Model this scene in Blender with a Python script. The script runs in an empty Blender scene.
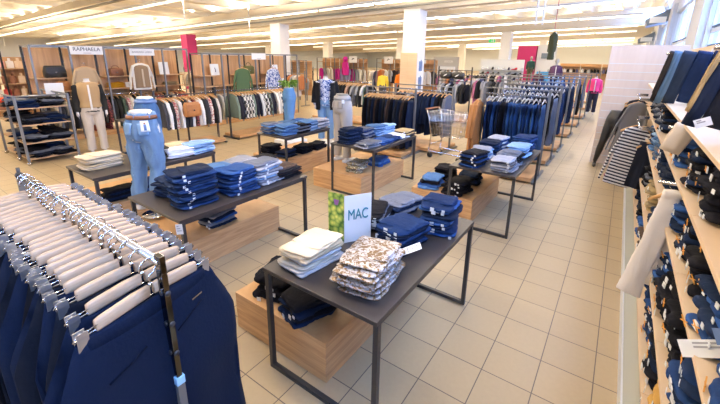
import bpy, bmesh, math, random
from mathutils import Vector, Matrix, noise
random.seed(7)
PI = math.pi
scn = bpy.context.scene
C = scn.collection
# ------------------------------------------------------------------ camera, world, exposure
cam_d = bpy.data.cameras.new('camera'); cam = bpy.data.objects.new('camera', cam_d); C.objects.link(cam)
cam_d.sensor_width = 36.0; cam_d.lens = 367.0 / 720.0 * 36.0
cam_d.shift_x = 0.0; cam_d.shift_y = -40.0 / 720.0
cam_d.clip_start = 0.03; cam_d.clip_end = 300
cam.matrix_world = Matrix(((0.81763734, -0.1701065, 0.55002996, 0), (0.57555904, 0.21798225, -0.78817227, 0),
                           (0.01417646, 0.9610138, 0.27613676, 2.0), (0, 0, 0, 1)))
scn.camera = cam
w = bpy.data.worlds.new('sky'); scn.world = w; w.use_nodes = True
bg = w.node_tree.nodes['Background']; bg.inputs[0].default_value = (0.50, 0.70, 1.0, 1); bg.inputs[1].default_value = 2.2
scn.view_settings.view_transform = 'Standard'; scn.view_settings.look = 'None'
scn.view_settings.exposure = -0.60; scn.view_settings.gamma = 1.0; scn.view_settings.use_curve_mapping = False
try: scn.cycles.use_denoising = True
except Exception: pass
SLOPE = 0.033
def zc(x, z): return z + SLOPE * x
ROWS = [-3.4, 1.6, 6.7, 11.2, 16.3, 21.6, 27.8, 33, 38, 43, 48, 53, 58, 63, 68, 73]
TUBE_W = 31.0      # watts per metre of tube row
for i, y in enumerate(ROWS):
    if y > 60: continue
    segs = ((-40, -20), (-20, 0.1)) if y < 30 else ((-40, 0.1),)
    for k, (xa, xb) in enumerate(segs):
        for up in (0, 1):
            L = bpy.data.lights.new('tube_row_light', 'AREA'); L.shape = 'RECTANGLE'
            L.size = xb - xa; L.size_y = 0.10; L.energy = TUBE_W * (xb - xa) * (1.7 if up else 0.88); L.color = (1.0, 0.825, 0.60)
            o = bpy.data.objects.new('tube_row_light', L); C.objects.link(o)
            xm = (xa + xb) / 2; o.location = (xm, y, zc(xm, 4.0) + (0.08 if up else -0.09)); o.rotation_euler = (PI if up else 0, (1 if up else -1) * math.atan(SLOPE), 0)
# daylight reaching in through the row of windows in the wall on the +X side
WINS = [(-6.0, -2.6), (-1.9, 1.6), (2.4, 6.0), (6.8, 10.6), (12.6, 19.0), (20.6, 27.0), (28.6, 35.0), (36.6, 43)]
WX, WZ0, WZ1 = 1.2, 2.25, 3.75
for (a, b) in WINS[:6]:
    L = bpy.data.lights.new('window_daylight', 'AREA'); L.shape = 'RECTANGLE'; L.size = WZ1 - WZ0; L.size_y = b - a
    L.energy = 215 * (b - a); L.color = (0.25, 0.45, 1.0)
    o = bpy.data.objects.new('window_daylight', L); C.objects.link(o)
    o.location = (WX + 0.45, (a + b) / 2, (WZ0 + WZ1) / 2 + .2)
    o.rotation_euler = Vector((-1, 0, -0.5)).to_track_quat('-Z', 'Y').to_euler()

# ------------------------------------------------------------------ materials
MATS = {}
def nt(name):
    m = bpy.data.materials.new(name); m.use_nodes = True
    n = m.node_tree.nodes; l = m.node_tree.links
    return m, n, l, n['Principled BSDF']
def plain(name, col, rough=0.5, metal=0.0, var=0.0, scale=20.0, bump=0.0, emit=None, es=0.0, alpha=None, trans=0.0, spec=None):
    m, n, l, b = nt(name)
    b.inputs['Roughness'].default_value = rough; b.inputs['Metallic'].default_value = metal
    b.inputs['Base Color'].default_value = (*col, 1)
    if spec is not None: b.inputs['Specular IOR Level'].default_value = spec
    if trans: b.inputs['Transmission Weight'].default_value = trans
    if var or bump:
        tc = n.new('ShaderNodeTexCoord'); no = n.new('ShaderNodeTexNoise'); no.inputs['Scale'].default_value = scale
        no.inputs['Detail'].default_value = 4
        l.new(tc.outputs['Object'], no.inputs['Vector'])
        if var:
            mr = n.new('ShaderNodeMapRange'); mr.inputs['To Min'].default_value = 1 - var; mr.inputs['To Max'].default_value = 1 + var
            l.new(no.outputs['Fac'], mr.inputs['Value'])
            mx = n.new('ShaderNodeVectorMath'); mx.operation = 'SCALE'; mx.inputs[0].default_value = col
            l.new(mr.outputs['Result'], mx.inputs['Scale']); l.new(mx.outputs[0], b.inputs['Base Color'])
        if bump:
            bp = n.new('ShaderNodeBump'); bp.inputs['Strength'].default_value = bump; bp.inputs['Distance'].default_value = 0.01
            l.new(no.outputs['Fac'], bp.inputs['Height']); l.new(bp.outputs[0], b.inputs['Normal'])
    if emit: b.inputs['Emission Color'].default_value = (*emit, 1); b.inputs['Emission Strength'].default_value = es
    MATS[name] = m; return m
def cloth(name, rough=0.9, fade_shade=0.25, scale=14, pattern=None, sheen=0.0, edge_lift=0.0, attr=False, crease=0):
    """fabric taking its dye colour from the object"""
    m, n, l, b = nt(name); b.inputs['Roughness'].default_value = rough
    b.inputs['Specular IOR Level'].default_value = 0.15
    if sheen: b.inputs['Sheen Weight'].default_value = sheen
    oi = n.new('ShaderNodeObjectInfo'); tc = n.new('ShaderNodeTexCoord'); no = n.new('ShaderNodeTexNoise')
    no.inputs['Scale'].default_value = scale; no.inputs['Detail'].default_value = 5; no.inputs['Roughness'].default_value = .65
    ad = n.new('ShaderNodeVectorMath'); ad.operation = 'ADD'
    rv = n.new('ShaderNodeVectorMath'); rv.operation = 'SCALE'; rv.inputs[0].default_value = (7, 13, 5)
    l.new(oi.outputs['Random'], rv.inputs['Scale']); l.new(tc.outputs['Object'], ad.inputs[0]); l.new(rv.outputs[0], ad.inputs[1])
    l.new(ad.outputs[0], no.inputs['Vector'])
    mr = n.new('ShaderNodeMapRange'); mr.inputs['From Min'].default_value = .3; mr.inputs['From Max'].default_value = .7
    mr.inputs['To Min'].default_value = 1 - fade_shade; mr.inputs['To Max'].default_value = 1 + fade_shade * 1.6
    l.new(no.outputs['Fac'], mr.inputs['Value'])
    sc = n.new('ShaderNodeVectorMath'); sc.operation = 'SCALE'; l.new(oi.outputs['Color'], sc.inputs[0])
    if attr:
        at = n.new('ShaderNodeAttribute'); at.attribute_name = 'dye'; l.new(at.outputs['Color'], sc.inputs[0]); l.new(mr.outputs['Result'], sc.inputs['Scale'])
    out = sc.outputs[0]
    if edge_lift:  # brightens the colour along convex edges
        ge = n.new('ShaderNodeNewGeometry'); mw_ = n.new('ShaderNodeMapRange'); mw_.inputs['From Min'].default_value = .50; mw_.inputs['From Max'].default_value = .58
        mw_.inputs['To Min'].default_value = 1.0; mw_.inputs['To Max'].default_value = edge_lift
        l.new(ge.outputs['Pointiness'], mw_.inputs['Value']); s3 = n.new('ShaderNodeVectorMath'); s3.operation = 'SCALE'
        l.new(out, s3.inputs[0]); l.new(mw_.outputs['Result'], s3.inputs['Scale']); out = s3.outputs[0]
    if pattern:
        kind, col2, psc = pattern
        mx = n.new('ShaderNodeMix'); mx.data_type = 'RGBA'
        if kind == 'stripe':
            wv = n.new('ShaderNodeTexWave'); wv.bands_direction = 'Z'; wv.inputs['Scale'].default_value = psc
            wv.inputs['Distortion'].default_value = .3
            l.new(tc.outputs['Object'], wv.inputs['Vector']); fac = wv.outputs['Fac']
        elif kind == 'check':
            ch = n.new('ShaderNodeTexChecker'); ch.inputs['Scale'].default_value = psc
            l.new(tc.outputs['Object'], ch.inputs['Vector']); fac = ch.outputs['Fac']
        else:
            vo = n.new('ShaderNodeTexNoise'); vo.inputs['Scale'].default_value = psc; vo.inputs['Detail'].default_value = 3
            vo.inputs['Distortion'].default_value = 1.2
            l.new(tc.outputs['Object'], vo.inputs['Vector']); fac = vo.outputs['Fac']
        rp = n.new('ShaderNodeMapRange'); rp.inputs['From Min'].default_value = .46; rp.inputs['From Max'].default_value = .54
        l.new(fac, rp.inputs['Value']); l.new(rp.outputs['Result'], mx.inputs[0])
        l.new(out, mx.inputs['A']); mx.inputs['B'].default_value = (*col2, 1); out = mx.outputs['Result']
    l.new(out, b.inputs['Base Color'])
    n2 = n.new('ShaderNodeTexNoise'); n2.inputs['Scale'].default_value = 32 if crease else 90; n2.inputs['Detail'].default_value = 4; l.new(ad.outputs[0] if crease else tc.outputs['Object'], n2.inputs['Vector'])
    bp = n.new('ShaderNodeBump'); bp.inputs['Strength'].default_value = .9 if crease else .35; bp.inputs['Distance'].default_value = .008 if crease else .004
    l.new(n2.outputs['Fac'], bp.inputs['Height']); l.new(bp.outputs[0], b.inputs['Normal'])
    MATS[name] = m; return m
def wood(name, ca, cb, grain_axis='X', scale=3.0, rough=.55, strength=1.0):
    m, n, l, b = nt(name); b.inputs['Roughness'].default_value = rough
    tc = n.new('ShaderNodeTexCoord'); mp = n.new('ShaderNodeMapping')
    s = {'X': (scale * .35, scale * 4, scale * 4), 'Y': (scale * 4, scale * .35, scale * 4), 'Z': (scale * 4, scale * 4, scale * .35), 'XY': (scale * .35, scale * .35, scale * 6)}[grain_axis]
    mp.inputs['Scale'].default_value = s
    l.new(tc.outputs['Object'], mp.inputs['Vector'])
    no = n.new('ShaderNodeTexNoise'); no.inputs['Scale'].default_value = 1.6; no.inputs['Detail'].default_value = 8
    no.inputs['Roughness'].default_value = .62; no.inputs['Distortion'].default_value = .6
    l.new(mp.outputs[0], no.inputs['Vector'])
    cr = n.new('ShaderNodeValToRGB'); cr.color_ramp.elements[0].position = .5 - .2 / strength; cr.color_ramp.elements[1].position = .5 + .18 / strength
    cr.color_ramp.elements[0].color = (*ca, 1); cr.color_ramp.elements[1].color = (*cb, 1)
    l.new(no.outputs['Fac'], cr.inputs[0]); l.new(cr.outputs[0], b.inputs['Base Color'])
    MATS[name] = m; return m

cloth('denim', fade_shade=.55, scale=42, edge_lift=1.6, crease=1); cloth('denim_mix', fade_shade=.42, scale=30, attr=True, crease=1); cloth('cotton', fade_shade=.10, scale=10); cloth('knit', fade_shade=.18, scale=40)  # strong denim blotches: dye fading plus fold shadows put into the colour
cloth('trouser', fade_shade=.08, scale=8)
cloth('denim_faded', fade_shade=.24, scale=5, edge_lift=1.6)
cloth('striped', pattern=('stripe', (.03, .03, .05), 9)); cloth('plaid', pattern=('check', (.06, .06, .06), 11))
cloth('printed', pattern=('noise', (.03, .07, .25), 22)); cloth('camo', pattern=('noise', (.16, .13, .06), 30))
cloth('floral', pattern=('noise', (.32, .08, .08), 25))
cloth('metallic_print', rough=.42, pattern=('noise', (.22, .14, .07), 48))
MATS['metallic_print'].node_tree.nodes['Principled BSDF'].inputs['Metallic'].default_value = .55
M_ = MATS
plain('table_top', (.040, .034, .033), .38, var=.06, scale=60); plain('dark_steel', (.055, .055, .058), .42, .5)
plain('grey_steel', (.20, .21, .22), .42, .6); plain('chrome', (.66, .66, .66), .12, 1.0); plain('black_steel', (.02, .02, .022), .4, .4)
wood('oak', (.40, .20, .075), (.68, .41, .19), 'XY', 3.2, rough=.42); wood('oak_shelf', (.42, .25, .13), (.60, .40, .23), 'XY', 2.6)
wood('maple', (.66, .47, .29), (.76, .58, .38), 'XY', 2.2, strength=.7)
wood('panel_wood', (.33, .17, .075), (.60, .36, .17), 'Z', 1.6)
wood('slat_wood', (.68, .56, .47), (.77, .66, .56), 'Z', 1.5, strength=.7)
wood('hanger_wood', (.46, .30, .17), (.60, .43, .28), 'Y', 9, rough=.35)
wood('hanger_amber', (.52, .27, .09), (.66, .38, .15), 'XY', 6)
plain('paper', (.82, .82, .80), .7); plain('tag_white', (.75, .76, .76), .7); plain('orange_thread', (.75, .33, .05), .7)
plain('plaster', (.68, .72, .76), .8, var=.02, scale=3); plain('pillar_white', (.80, .80, .78), .75, var=.02, scale=4)
plain('magenta', (.40, .012, .12), .6); plain('wall_white', (.60, .62, .66), .75); plain('ink', (.06, .06, .06), .6); plain('ink_grey', (.35, .35, .35), .6)
plain('deck', (.87, .86, .82), .75, var=.05, scale=2); plain('beam', (.60, .55, .47), .75)
plain('tube', (1, .95, .85), .4, emit=(1.0, .86, .62), es=4.0); plain('skin_white', (.72, .69, .65), .45); plain('skin_black', (.018, .018, .019), .33)
plain('skin_grey', (.36, .37, .38), .45)
plain('leather_brown', (.20, .075, .03), .5, var=.2, scale=12); plain('leather_black', (.015, .015, .016), .45); plain('leather_tan', (.33, .13, .05), .5, var=.2)
plain('yellow', (.62, .33, .02), .9, var=.2); plain('olive', (.10, .10, .03), .9, var=.2); plain('leaf', (.16, .30, .03), .6, var=.5, scale=30)
plain('base_deck', (.50, .50, .42), .5); plain('frame_white', (.72, .75, .78), .5); plain('window_blue', (.04, .09, .16), .5)
plain('flap', (.13, .17, .23), .5); plain('teal_ink', (.03, .22, .26), .5); plain('purple', (.25, .10, .30), .6)
plain('green_sign', (.02, .35, .12), .5, emit=(.1, .9, .3), es=.6); plain('blue_panel', (.05, .35, .62), .5); plain('rubber', (.03, .03, .03), .8)
plain('clear_plastic', (.9, .93, .95), .1, trans=.0); plain('caramel', (.42, .17, .05), .5, var=.2); plain('skin', (.55, .33, .24), .6); plain('hair', (.06, .03, .015), .8)
plain('orange_cloth', (.75, .20, .02), .9); plain('yellow_cloth', (.80, .60, .05), .9); plain('photo_denim', (.12, .2, .4), .5, var=.5, scale=9)
plain('glow_blue', (.35, .65, .9), .3, 0.2); plain('post_chrome', (.10, .10, .105), .08, 1.0); plain('clip_metal', (.50, .50, .51), .32, .85)
# glass
m, n, l, b = nt('glass'); b.inputs['Base Color'].default_value = (.9, .95, 1, 1); b.inputs['Roughness'].default_value = .02
tr = n.new('ShaderNodeBsdfTransparent'); gl = n.new('ShaderNodeBsdfGlossy'); gl.inputs['Roughness'].default_value = .03
ms = n.new('ShaderNodeMixShader'); ms.inputs[0].default_value = .08
l.new(tr.outputs[0], ms.inputs[1]); l.new(gl.outputs[0], ms.inputs[2]); l.new(ms.outputs[0], n['Material Output'].inputs[0]); M_['glass'] = m
# floor tiles
m, n, l, b = nt('floor_tile'); b.inputs['Roughness'].default_value = .38
T, GX, GY = 0.3125, -0.1406, 2.1022
tc = n.new('ShaderNodeTexCoord'); sx = n.new('ShaderNodeSeparateXYZ'); l.new(tc.outputs['Object'], sx.inputs[0])
def mth(op, a, bb=None, c=None):
    q = n.new('ShaderNodeMath'); q.operation = op
    for i, v in enumerate((a, bb, c)):
        if v is None: continue
        if isinstance(v, (int, float)): q.inputs[i].default_value = v
        else: l.new(v, q.inputs[i])
    return q.outputs[0]
ds = []; ids = []
for out, g, t in ((sx.outputs[0], GX, .310), (sx.outputs[1], GY, .316)):
    u = mth('DIVIDE', mth('SUBTRACT', out, g), t); f = mth('FRACT', u)
    ds.append(mth('MULTIPLY', mth('MINIMUM', f, mth('SUBTRACT', 1.0, f)), t)); ids.append(mth('FLOOR', u))
dmin = mth('MINIMUM', ds[0], ds[1]); line = mth('LESS_THAN', dmin, .0032)
cb = n.new('ShaderNodeCombineXYZ'); l.new(ids[0], cb.inputs[0]); l.new(ids[1], cb.inputs[1])
wn = n.new('ShaderNodeTexWhiteNoise'); l.new(cb.outputs[0], wn.inputs['Vector'])
no = n.new('ShaderNodeTexNoise'); no.inputs['Scale'].default_value = 35; no.inputs['Detail'].default_value = 6; l.new(tc.outputs['Object'], no.inputs['Vector'])
vr = mth('ADD', mth('MULTIPLY', wn.outputs['Value'], .08), mth('MULTIPLY', no.outputs['Fac'], .12))
vr = mth('ADD', vr, .88)
sc = n.new('ShaderNodeVectorMath'); sc.operation = 'SCALE'; sc.inputs[0].default_value = (.42, .32, .185); l.new(vr, sc.inputs['Scale'])
mx = n.new('ShaderNodeMix'); mx.data_type = 'RGBA'; l.new(line, mx.inputs[0]); l.new(sc.outputs[0], mx.inputs['A']); mx.inputs['B'].default_value = (.11, .085, .065, 1)
l.new(mx.outputs['Result'], b.inputs['Base Color']); M_['floor_tile'] = m
# flower photograph printed on the tabletop sign
m, n, l, b = nt('flower_print'); tc = n.new('ShaderNodeTexCoord'); vo = n.new('ShaderNodeTexVoronoi'); vo.inputs['Scale'].default_value = 28
l.new(tc.outputs['Object'], vo.inputs['Vector']); cr = n.new('ShaderNodeValToRGB')
cr.color_ramp.elements[0].color = (.85, .75, .15, 1); cr.color_ramp.elements[1].color = (.05, .14, .02, 1)
e = cr.color_ramp.elements.new(.45); e.color = (.35, .45, .08, 1); cr.color_ramp.elements[2].position = .8
l.new(vo.outputs['Distance'], cr.inputs[0]); l.new(cr.outputs[0], b.inputs['Base Color']); b.inputs['Roughness'].default_value = .4; M_['flower_print'] = m

# ------------------------------------------------------------------ mesh builder
class MB:
    def __init__(s): s.v = []; s.f = []; s.m = []; s.sm = []
    def add(s, vs, fs, mi=0, smooth=False):
        k = len(s.v); s.v += [tuple(v) for v in vs]; s.f += [tuple(i + k for i in f) for f in fs]
        s.m += [mi] * len(fs); s.sm += [smooth] * len(fs); return s
    def box(s, x0, x1, y0, y1, z0, z1, mi=0, bev=0.0):
        if bev:
            bm = bmesh.new(); bmesh.ops.create_cube(bm, size=1)
            for v in bm.verts: v.co = Vector(((x0 + x1) / 2 + v.co.x * (x1 - x0), (y0 + y1) / 2 + v.co.y * (y1 - y0), (z0 + z1) / 2 + v.co.z * (z1 - z0)))
            bmesh.ops.bevel(bm, geom=bm.edges[:], offset=bev, segments=2, affect='EDGES', profile=.6)
            bm.verts.index_update(); s.add([v.co for v in bm.verts], [[v.index for v in f.verts] for f in bm.faces], mi); bm.free(); return s
        v = [(x, y, z) for x in (x0, x1) for y in (y0, y1) for z in (z0, z1)]
        return s.add(v, [(0, 1, 3, 2), (4, 6, 7, 5), (0, 4, 5, 1), (2, 3, 7, 6), (0, 2, 6, 4), (1, 5, 7, 3)], mi)
    def tube(s, pts, r, seg=8, mi=0, closed=False, sx=1.0, sy=1.0):
        pts = [Vector(p) for p in pts]; n = len(pts); vs = []; fs = []
        rr = r if isinstance(r, (list, tuple)) else [r] * n
        up = None
        for i, p in enumerate(pts):
            a = pts[(i - 1) % n] if (closed or i > 0) else p; c = pts[(i + 1) % n] if (closed or i < n - 1) else p
            t = (c - a).normalized() if (c - a).length > 1e-9 else Vector((0, 0, 1))
            if up is None:
                up = Vector((0, 0, 1)) if abs(t.z) < .9 else Vector((0, 1, 0))
            u = (up - t * up.dot(t))
            if u.length < 1e-6: u = t.orthogonal()
            u.normalize(); w_ = t.cross(u); up = u
            for k in range(seg):
                q = 2 * PI * k / seg + (PI / 4 if seg == 4 else 0)
                vs.append(p + (u * math.cos(q) * sx + w_ * math.sin(q) * sy) * rr[i])
        m_ = n if closed else n - 1
        for i in range(m_):
            for k in range(seg):
                a, c = i * seg, ((i + 1) % n) * seg
                fs.append((a + k, a + (k + 1) % seg, c + (k + 1) % seg, c + k))
        if not closed: fs += [tuple(range(seg))[::-1], tuple((n - 1) * seg + k for k in range(seg))]
        return s.add(vs, fs, mi, seg > 4)
    def bar(s, a, b, t, mi=0): return s.tube([a, b], t * .7071, 4, mi)
    def loft(s, rings, mi=0, cap=True):
        k = len(rings[0]); vs = [p for r in rings for p in r]; fs = []
        for i in range(len(rings) - 1):
            for j in range(k): fs.append((i * k + j, i * k + (j + 1) % k, (i + 1) * k + (j + 1) % k, (i + 1) * k + j))
        if cap: fs += [tuple(range(k))[::-1], tuple((len(rings) - 1) * k + j for j in range(k))]
        return s.add(vs, fs, mi, True)
    def mesh(s, name):
        me = bpy.data.meshes.new(name); me.from_pydata(s.v, [], s.f); 
        me.polygons.foreach_set('use_smooth', s.sm); me.polygons.foreach_set('material_index', s.m)
        bm = bmesh.new(); bm.from_mesh(me); bmesh.ops.recalc_face_normals(bm, faces=bm.faces); bm.to_mesh(me); bm.free()
        me.update(); return me
def link(name, me, mats, parent=None, loc=None, rot=None, col=None):
    if isinstance(me, MB): me = me.mesh(name)
    if mats:
        if not isinstance(mats, (list, tuple)): mats = [mats]
        if len(me.materials) == 0:
            for q in mats: me.materials.append(M_[q] if isinstance(q, str) else q)
    o = bpy.data.objects.new(name, me); C.objects.link(o)
    if parent: o.parent = parent
    if loc: o.location = loc
    if rot: o.rotation_euler = rot
    if col: o.color = (*col, 1)
    return o
USED = {}
def tag(o, label, cat, group=None, kind=None):
    o['label'] = label; o['category'] = cat
    nw = len(label.split())
    if nw < 4 or nw > 16: print('LABEL LENGTH', nw, label)
    if label in USED and not group: print('SAME', label)
    USED[label] = 1
    if group: o['group'] = group
    if kind: o['kind'] = kind
    return o
def empty(name, loc=(0, 0, 0), rz=0.0):
    o = bpy.data.objects.new(name, None); C.objects.link(o); o.location = loc; o.rotation_euler = (0, 0, rz); o.empty_display_size = .05; return o
def struct(name, mb, mats):
    o = link(name, mb, mats); o['kind'] = 'structure'; return o
def copy_tree(o, parent=None):
    c = o.copy(); C.objects.link(c); c.parent = parent
    for ch in list(o.children): copy_tree(ch, c)
    return c
ORD = ['bottom', 'second', 'third', 'fourth', 'fifth', 'sixth', 'seventh', 'eighth', 'ninth', 'tenth', 'eleventh', 'twelfth', 'thirteenth',
       'fourteenth', 'fifteenth', 'sixteenth', 'seventeenth', 'eighteenth', 'nineteenth', 'twentieth', 'twenty-first', 'twenty-second', 'twenty-third', 'twenty-fourth']
def nth(i): return 'first' if i == 0 else ORD[i]
def nz(x, y, z, s=1.0, sc=6.0): return noise.noise(Vector((x * sc + s * 17.3, y * sc - s * 5.1, z * sc + s * 3.7)))
def fuse(mb, voxel, disp=0.0, dsc=8.0, seed=0.0, smooth_it=4):
    """close overlapping shapes into one continuous skin"""
    me = mb.mesh('tmp'); o = bpy.data.objects.new('tmp', me); C.objects.link(o)
    r = o.modifiers.new('r', 'REMESH'); r.mode = 'VOXEL'; r.voxel_size = voxel; r.use_smooth_shade = True
    q = o.modifiers.new('s', 'SMOOTH'); q.iterations = smooth_it; q.factor = .5
    dg = bpy.context.evaluated_depsgraph_get(); dg.update()
    out = bpy.data.meshes.new_from_object(o.evaluated_get(dg))
    bpy.data.objects.remove(o); bpy.data.meshes.remove(me)
    if disp:
        for v in out.vertices:
            d = nz(v.co.x, v.co.y, v.co.z * .45, seed, dsc) * disp
            v.co += v.normal * d
    out.polygons.foreach_set('use_smooth', [True] * len(out.polygons)); return out
def text_mesh(s, size, extrude=.002):
    cu = bpy.data.curves.new('t', 'FONT'); cu.body = s; cu.size = size; cu.extrude = extrude; cu.align_x = 'CENTER'; cu.align_y = 'CENTER'
    o = bpy.data.objects.new('t', cu); C.objects.link(o); dg = bpy.context.evaluated_depsgraph_get(); dg.update()
    me = bpy.data.meshes.new_from_object(o.evaluated_get(dg)); bpy.data.objects.remove(o); bpy.data.curves.remove(cu); me.materials.clear(); return me

# ------------------------------------------------------------------ the setting
YB, YF, XL = 62.0, -7.0, -42.0
struct('floor', MB().box(XL, WX, YF, YB, -.1, 0), 'floor_tile')
# corrugated deck: deep ribs run along Y
prof = []; P_ = 1.8; x = XL
while x < WX + .6:
    prof += [(x, 4.50), (x + .40, 4.50), (x + .50, 4.78), (x + .56, 4.78), (x + .66, 5.06), (x + 1.10, 5.06), (x + 1.14, 5.0), (x + 1.24, 5.0), (x + 1.28, 5.06), (x + 1.58, 5.06), (x + 1.66, 4.78), (x + 1.72, 4.78)]; x += P_
vs = []; fs = []
for y in (YF, YB):
    vs += [(px, y, zc(px, pz)) for px, pz in prof]
k = len(prof); fs = [(i, i + 1, k + i + 1, k + i) for i in range(k - 1)]
vs += [(XL, YF, 5.6), (WX + .6, YF, 5.6), (WX + .6, YB, 5.6), (XL, YB, 5.6)]; q = 2 * k
fs += [(q, q + 1, q + 2, q + 3)]
struct('ceiling', MB().add(vs, fs), 'deck')
bi = 0
for y, zb, th in ((0.0, 3.76, .35), (12.3, 3.76, .35), (24.6, 3.76, .35), (36.9, 3.76, .35), (49.2, 3.76, .35), (6.3, 4.28, .12), (18.45, 4.28, .14), (30.7, 4.28, .14)):
    bi += 1; mb = MB(); 
    v = []
    for xx in (XL, WX):
        for yy in (y - th / 2, y + th / 2):
            for zz in (zb, 4.52): v.append((xx, yy, zc(xx, zz)))
    mb.add(v, [(0, 1, 3, 2), (4, 6, 7, 5), (0, 4, 5, 1), (2, 3, 7, 6), (0, 2, 6, 4), (1, 5, 7, 3)])
    struct('trim_%d' % bi, mb, 'beam')
struct('wall_back', MB().box(XL, WX + .3, YB, YB + .2, 0, 5.6), 'plaster')
struct('wall_left', MB().box(XL - .2, XL, YF, YB, 0, 5.6), 'plaster')
struct('wall_front', MB().box(XL, WX + .3, YF - .2, YF, 0, 5.6), 'plaster')
# right-hand wall with window openings
mb = MB(); mb.box(WX, WX + .3, YF, YB, 0, WZ0); mb.box(WX, WX + .3, YF, YB, WZ1, 5.6)
ys = [YF] + [c for ab in WINS for c in ab] + [YB]
for i in range(0, len(ys), 2): mb.box(WX, WX + .3, ys[i], ys[i + 1], WZ0, WZ1)
for i in range(2, len(ys) - 1, 2):
    if i < len(ys) - 1: mb.box(WX - .12, WX, ys[i] + .1, ys[i + 1] - .1, 0, 4.1)
struct('wall_right', mb, 'wall_white')
for i, (a, b_) in enumerate(WINS):
    fr = MB(); t = .05; X0, X1 = WX + .08, WX + .14
    fr.box(X0, X1, a, b_, WZ0, WZ0 + t); fr.box(X0, X1, a, b_, WZ1 - t, WZ1); fr.box(X0, X1, a, b_, 2.56, 2.64)
    nm = max(2, int((b_ - a) / .9)); 
    for j in range(nm + 1):
        yy = a + (b_ - a) * j / nm; fr.box(X0, X1, max(a, yy - .03), min(b_, yy + .03), WZ0, WZ1)
    f = struct('window_%d' % (i + 1), fr, 'frame_white')
    g = link('pane', MB().box(WX + .105, WX + .112, a, b_, WZ0, WZ1), 'glass', f)
    s2 = link('sash', MB().box(X0 - .01, X1 + .01, a + .08, a + .12, WZ0 + .05, WZ1 - .05).box(X0 - .01, X1 + .01, a + .08, b_ - .08, 2.66, 2.69).box(X0 - .01, X1 + .01, a + .08, b_ - .08, WZ0 + .05, WZ0 + .08), 'window_blue', f)
# free-standing pillars
def pillar(x0, x1, y0, y1, ztop, mat, nm='pillar'):
    return struct(nm, MB().box(x0, x1, y0, y1, 0, zc(x0, ztop) + .04, bev=.01), mat)
for row, xs in ((12.3, (-6.62, -13.43)), (24.6, (-6.6, -13.9, -20.9, -28)), (36.9, (-6.6, -13.9, -20.9))):
    for x in xs: pillar(x, x + .6, row - .3, row + .3, 3.76, 'pillar_white')
pillar(-21.35, -20.75, 12.3, 12.9, 3.76, 'magenta')
for y in (13.0, 25): pass
# tube luminaires
tube_mb = MB(); tube_mb.box(-1.25, 1.25, -.05, .05, -.02, .06, 0); tube_mb.tube([(-1.19, 0, -.045), (1.19, 0, -.045)], .032, 8, 1)
tube_me = tube_mb.mesh('strip_luminaire'); tube_me.materials.append(M_['frame_white']); tube_me.materials.append(M_['tube'])
for ri, y in enumerate(ROWS):
    if y > 60: continue
    nn = 16 if y < 30 else (12 if y < 45 else 8)
    for k in range(nn):
        x = -1.06 - 2.5 * k
        if y < 5 and k > 8: break
        o = link('ceiling_light', tube_me, None, loc=(x, y, zc(x, 4.0)), rot=(0, -math.atan(SLOPE), 0))
        tag(o, 'slim white tube lamp in the %s row of tubes under the ceiling' % nth(ri), 'ceiling light', 'tube lamps in rows under the ceiling')
# ceiling cable tray
for y, zz in ((12.0, 3.9), (5.9, 4.05)):
    tray = link('cable_tray', MB().box(-20, 20.4, -.06, .06, -.02, .03), 'grey_steel', loc=(-20, y, zc(-20, zz)), rot=(0, -math.atan(SLOPE), 0))
    tag(tray, 'grey cable tray crossing the hall under the %s ceiling beam' % ('main' if y > 8 else 'first shallow'), 'cable tray')
# hanging suspension rods
rod = MB().tube([(0, 0, 0), (0, 0, -1.0)], .022, 8).mesh('suspension_rod'); rod.materials.append(M_['frame_white'])
for i, (x, y, z, L_) in enumerate(((-1.95, 10, 5.0, 2.16), (-1.80, 10, 5.0, 2.16), (-11.28, 6.7, 5.0, 1.69), (-13.84, 11.2, 5.0, 1.74), (-37.1, 8.0, 5.0, 1.41))):
    o = link('hanging_rod', rod, None, loc=(x, y, zc(x, z))); o.scale = (1, 1, L_)
    tag(o, ['white ceiling rod, first of the pair above the jeans racks', 'white ceiling rod, second of the pair above the jeans racks', 'white rod hanging from the ceiling left of the magenta pillar', 'white rod hanging in front of the nearest white pillar', 'white rod hanging at the far left end of the hall'][i], 'rod')
# flaps tilted out of the window wall near the roof
def flap(x, y, z, s, lab):
    e_ = MB(); e_.add([(0, 0, 0), (-s, 0, -s * .25), (-s * 1.1, 0, s * .1), (0, 0, s * .7), (0, s * 2.2, 0), (-s, s * 2.2, -s * .25), (-s * 1.1, s * 2.2, s * .1), (0, s * 2.2, s * .7)],
                      [(0, 1, 2, 3), (4, 7, 6, 5), (0, 4, 5, 1), (1, 5, 6, 2), (2, 6, 7, 3), (3, 7, 4, 0)])
    r = link('air_duct', e_, 'flap', loc=(x, y, z)); g_ = link('grille', MB().box(-s * .9, -s * .1, -.01, 0, -.1 * s, .25 * s), 'frame_white', r)
    tag(r, lab, 'air duct')
flap(WX - .02, 22.5, 3.75, .75, 'grey wedge-shaped heater box high on the window wall nearest the camera'); flap(WX - .02, 33, 3.35, .8, 'grey wedge-shaped heater box lower down the window wall, farther off')

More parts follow.
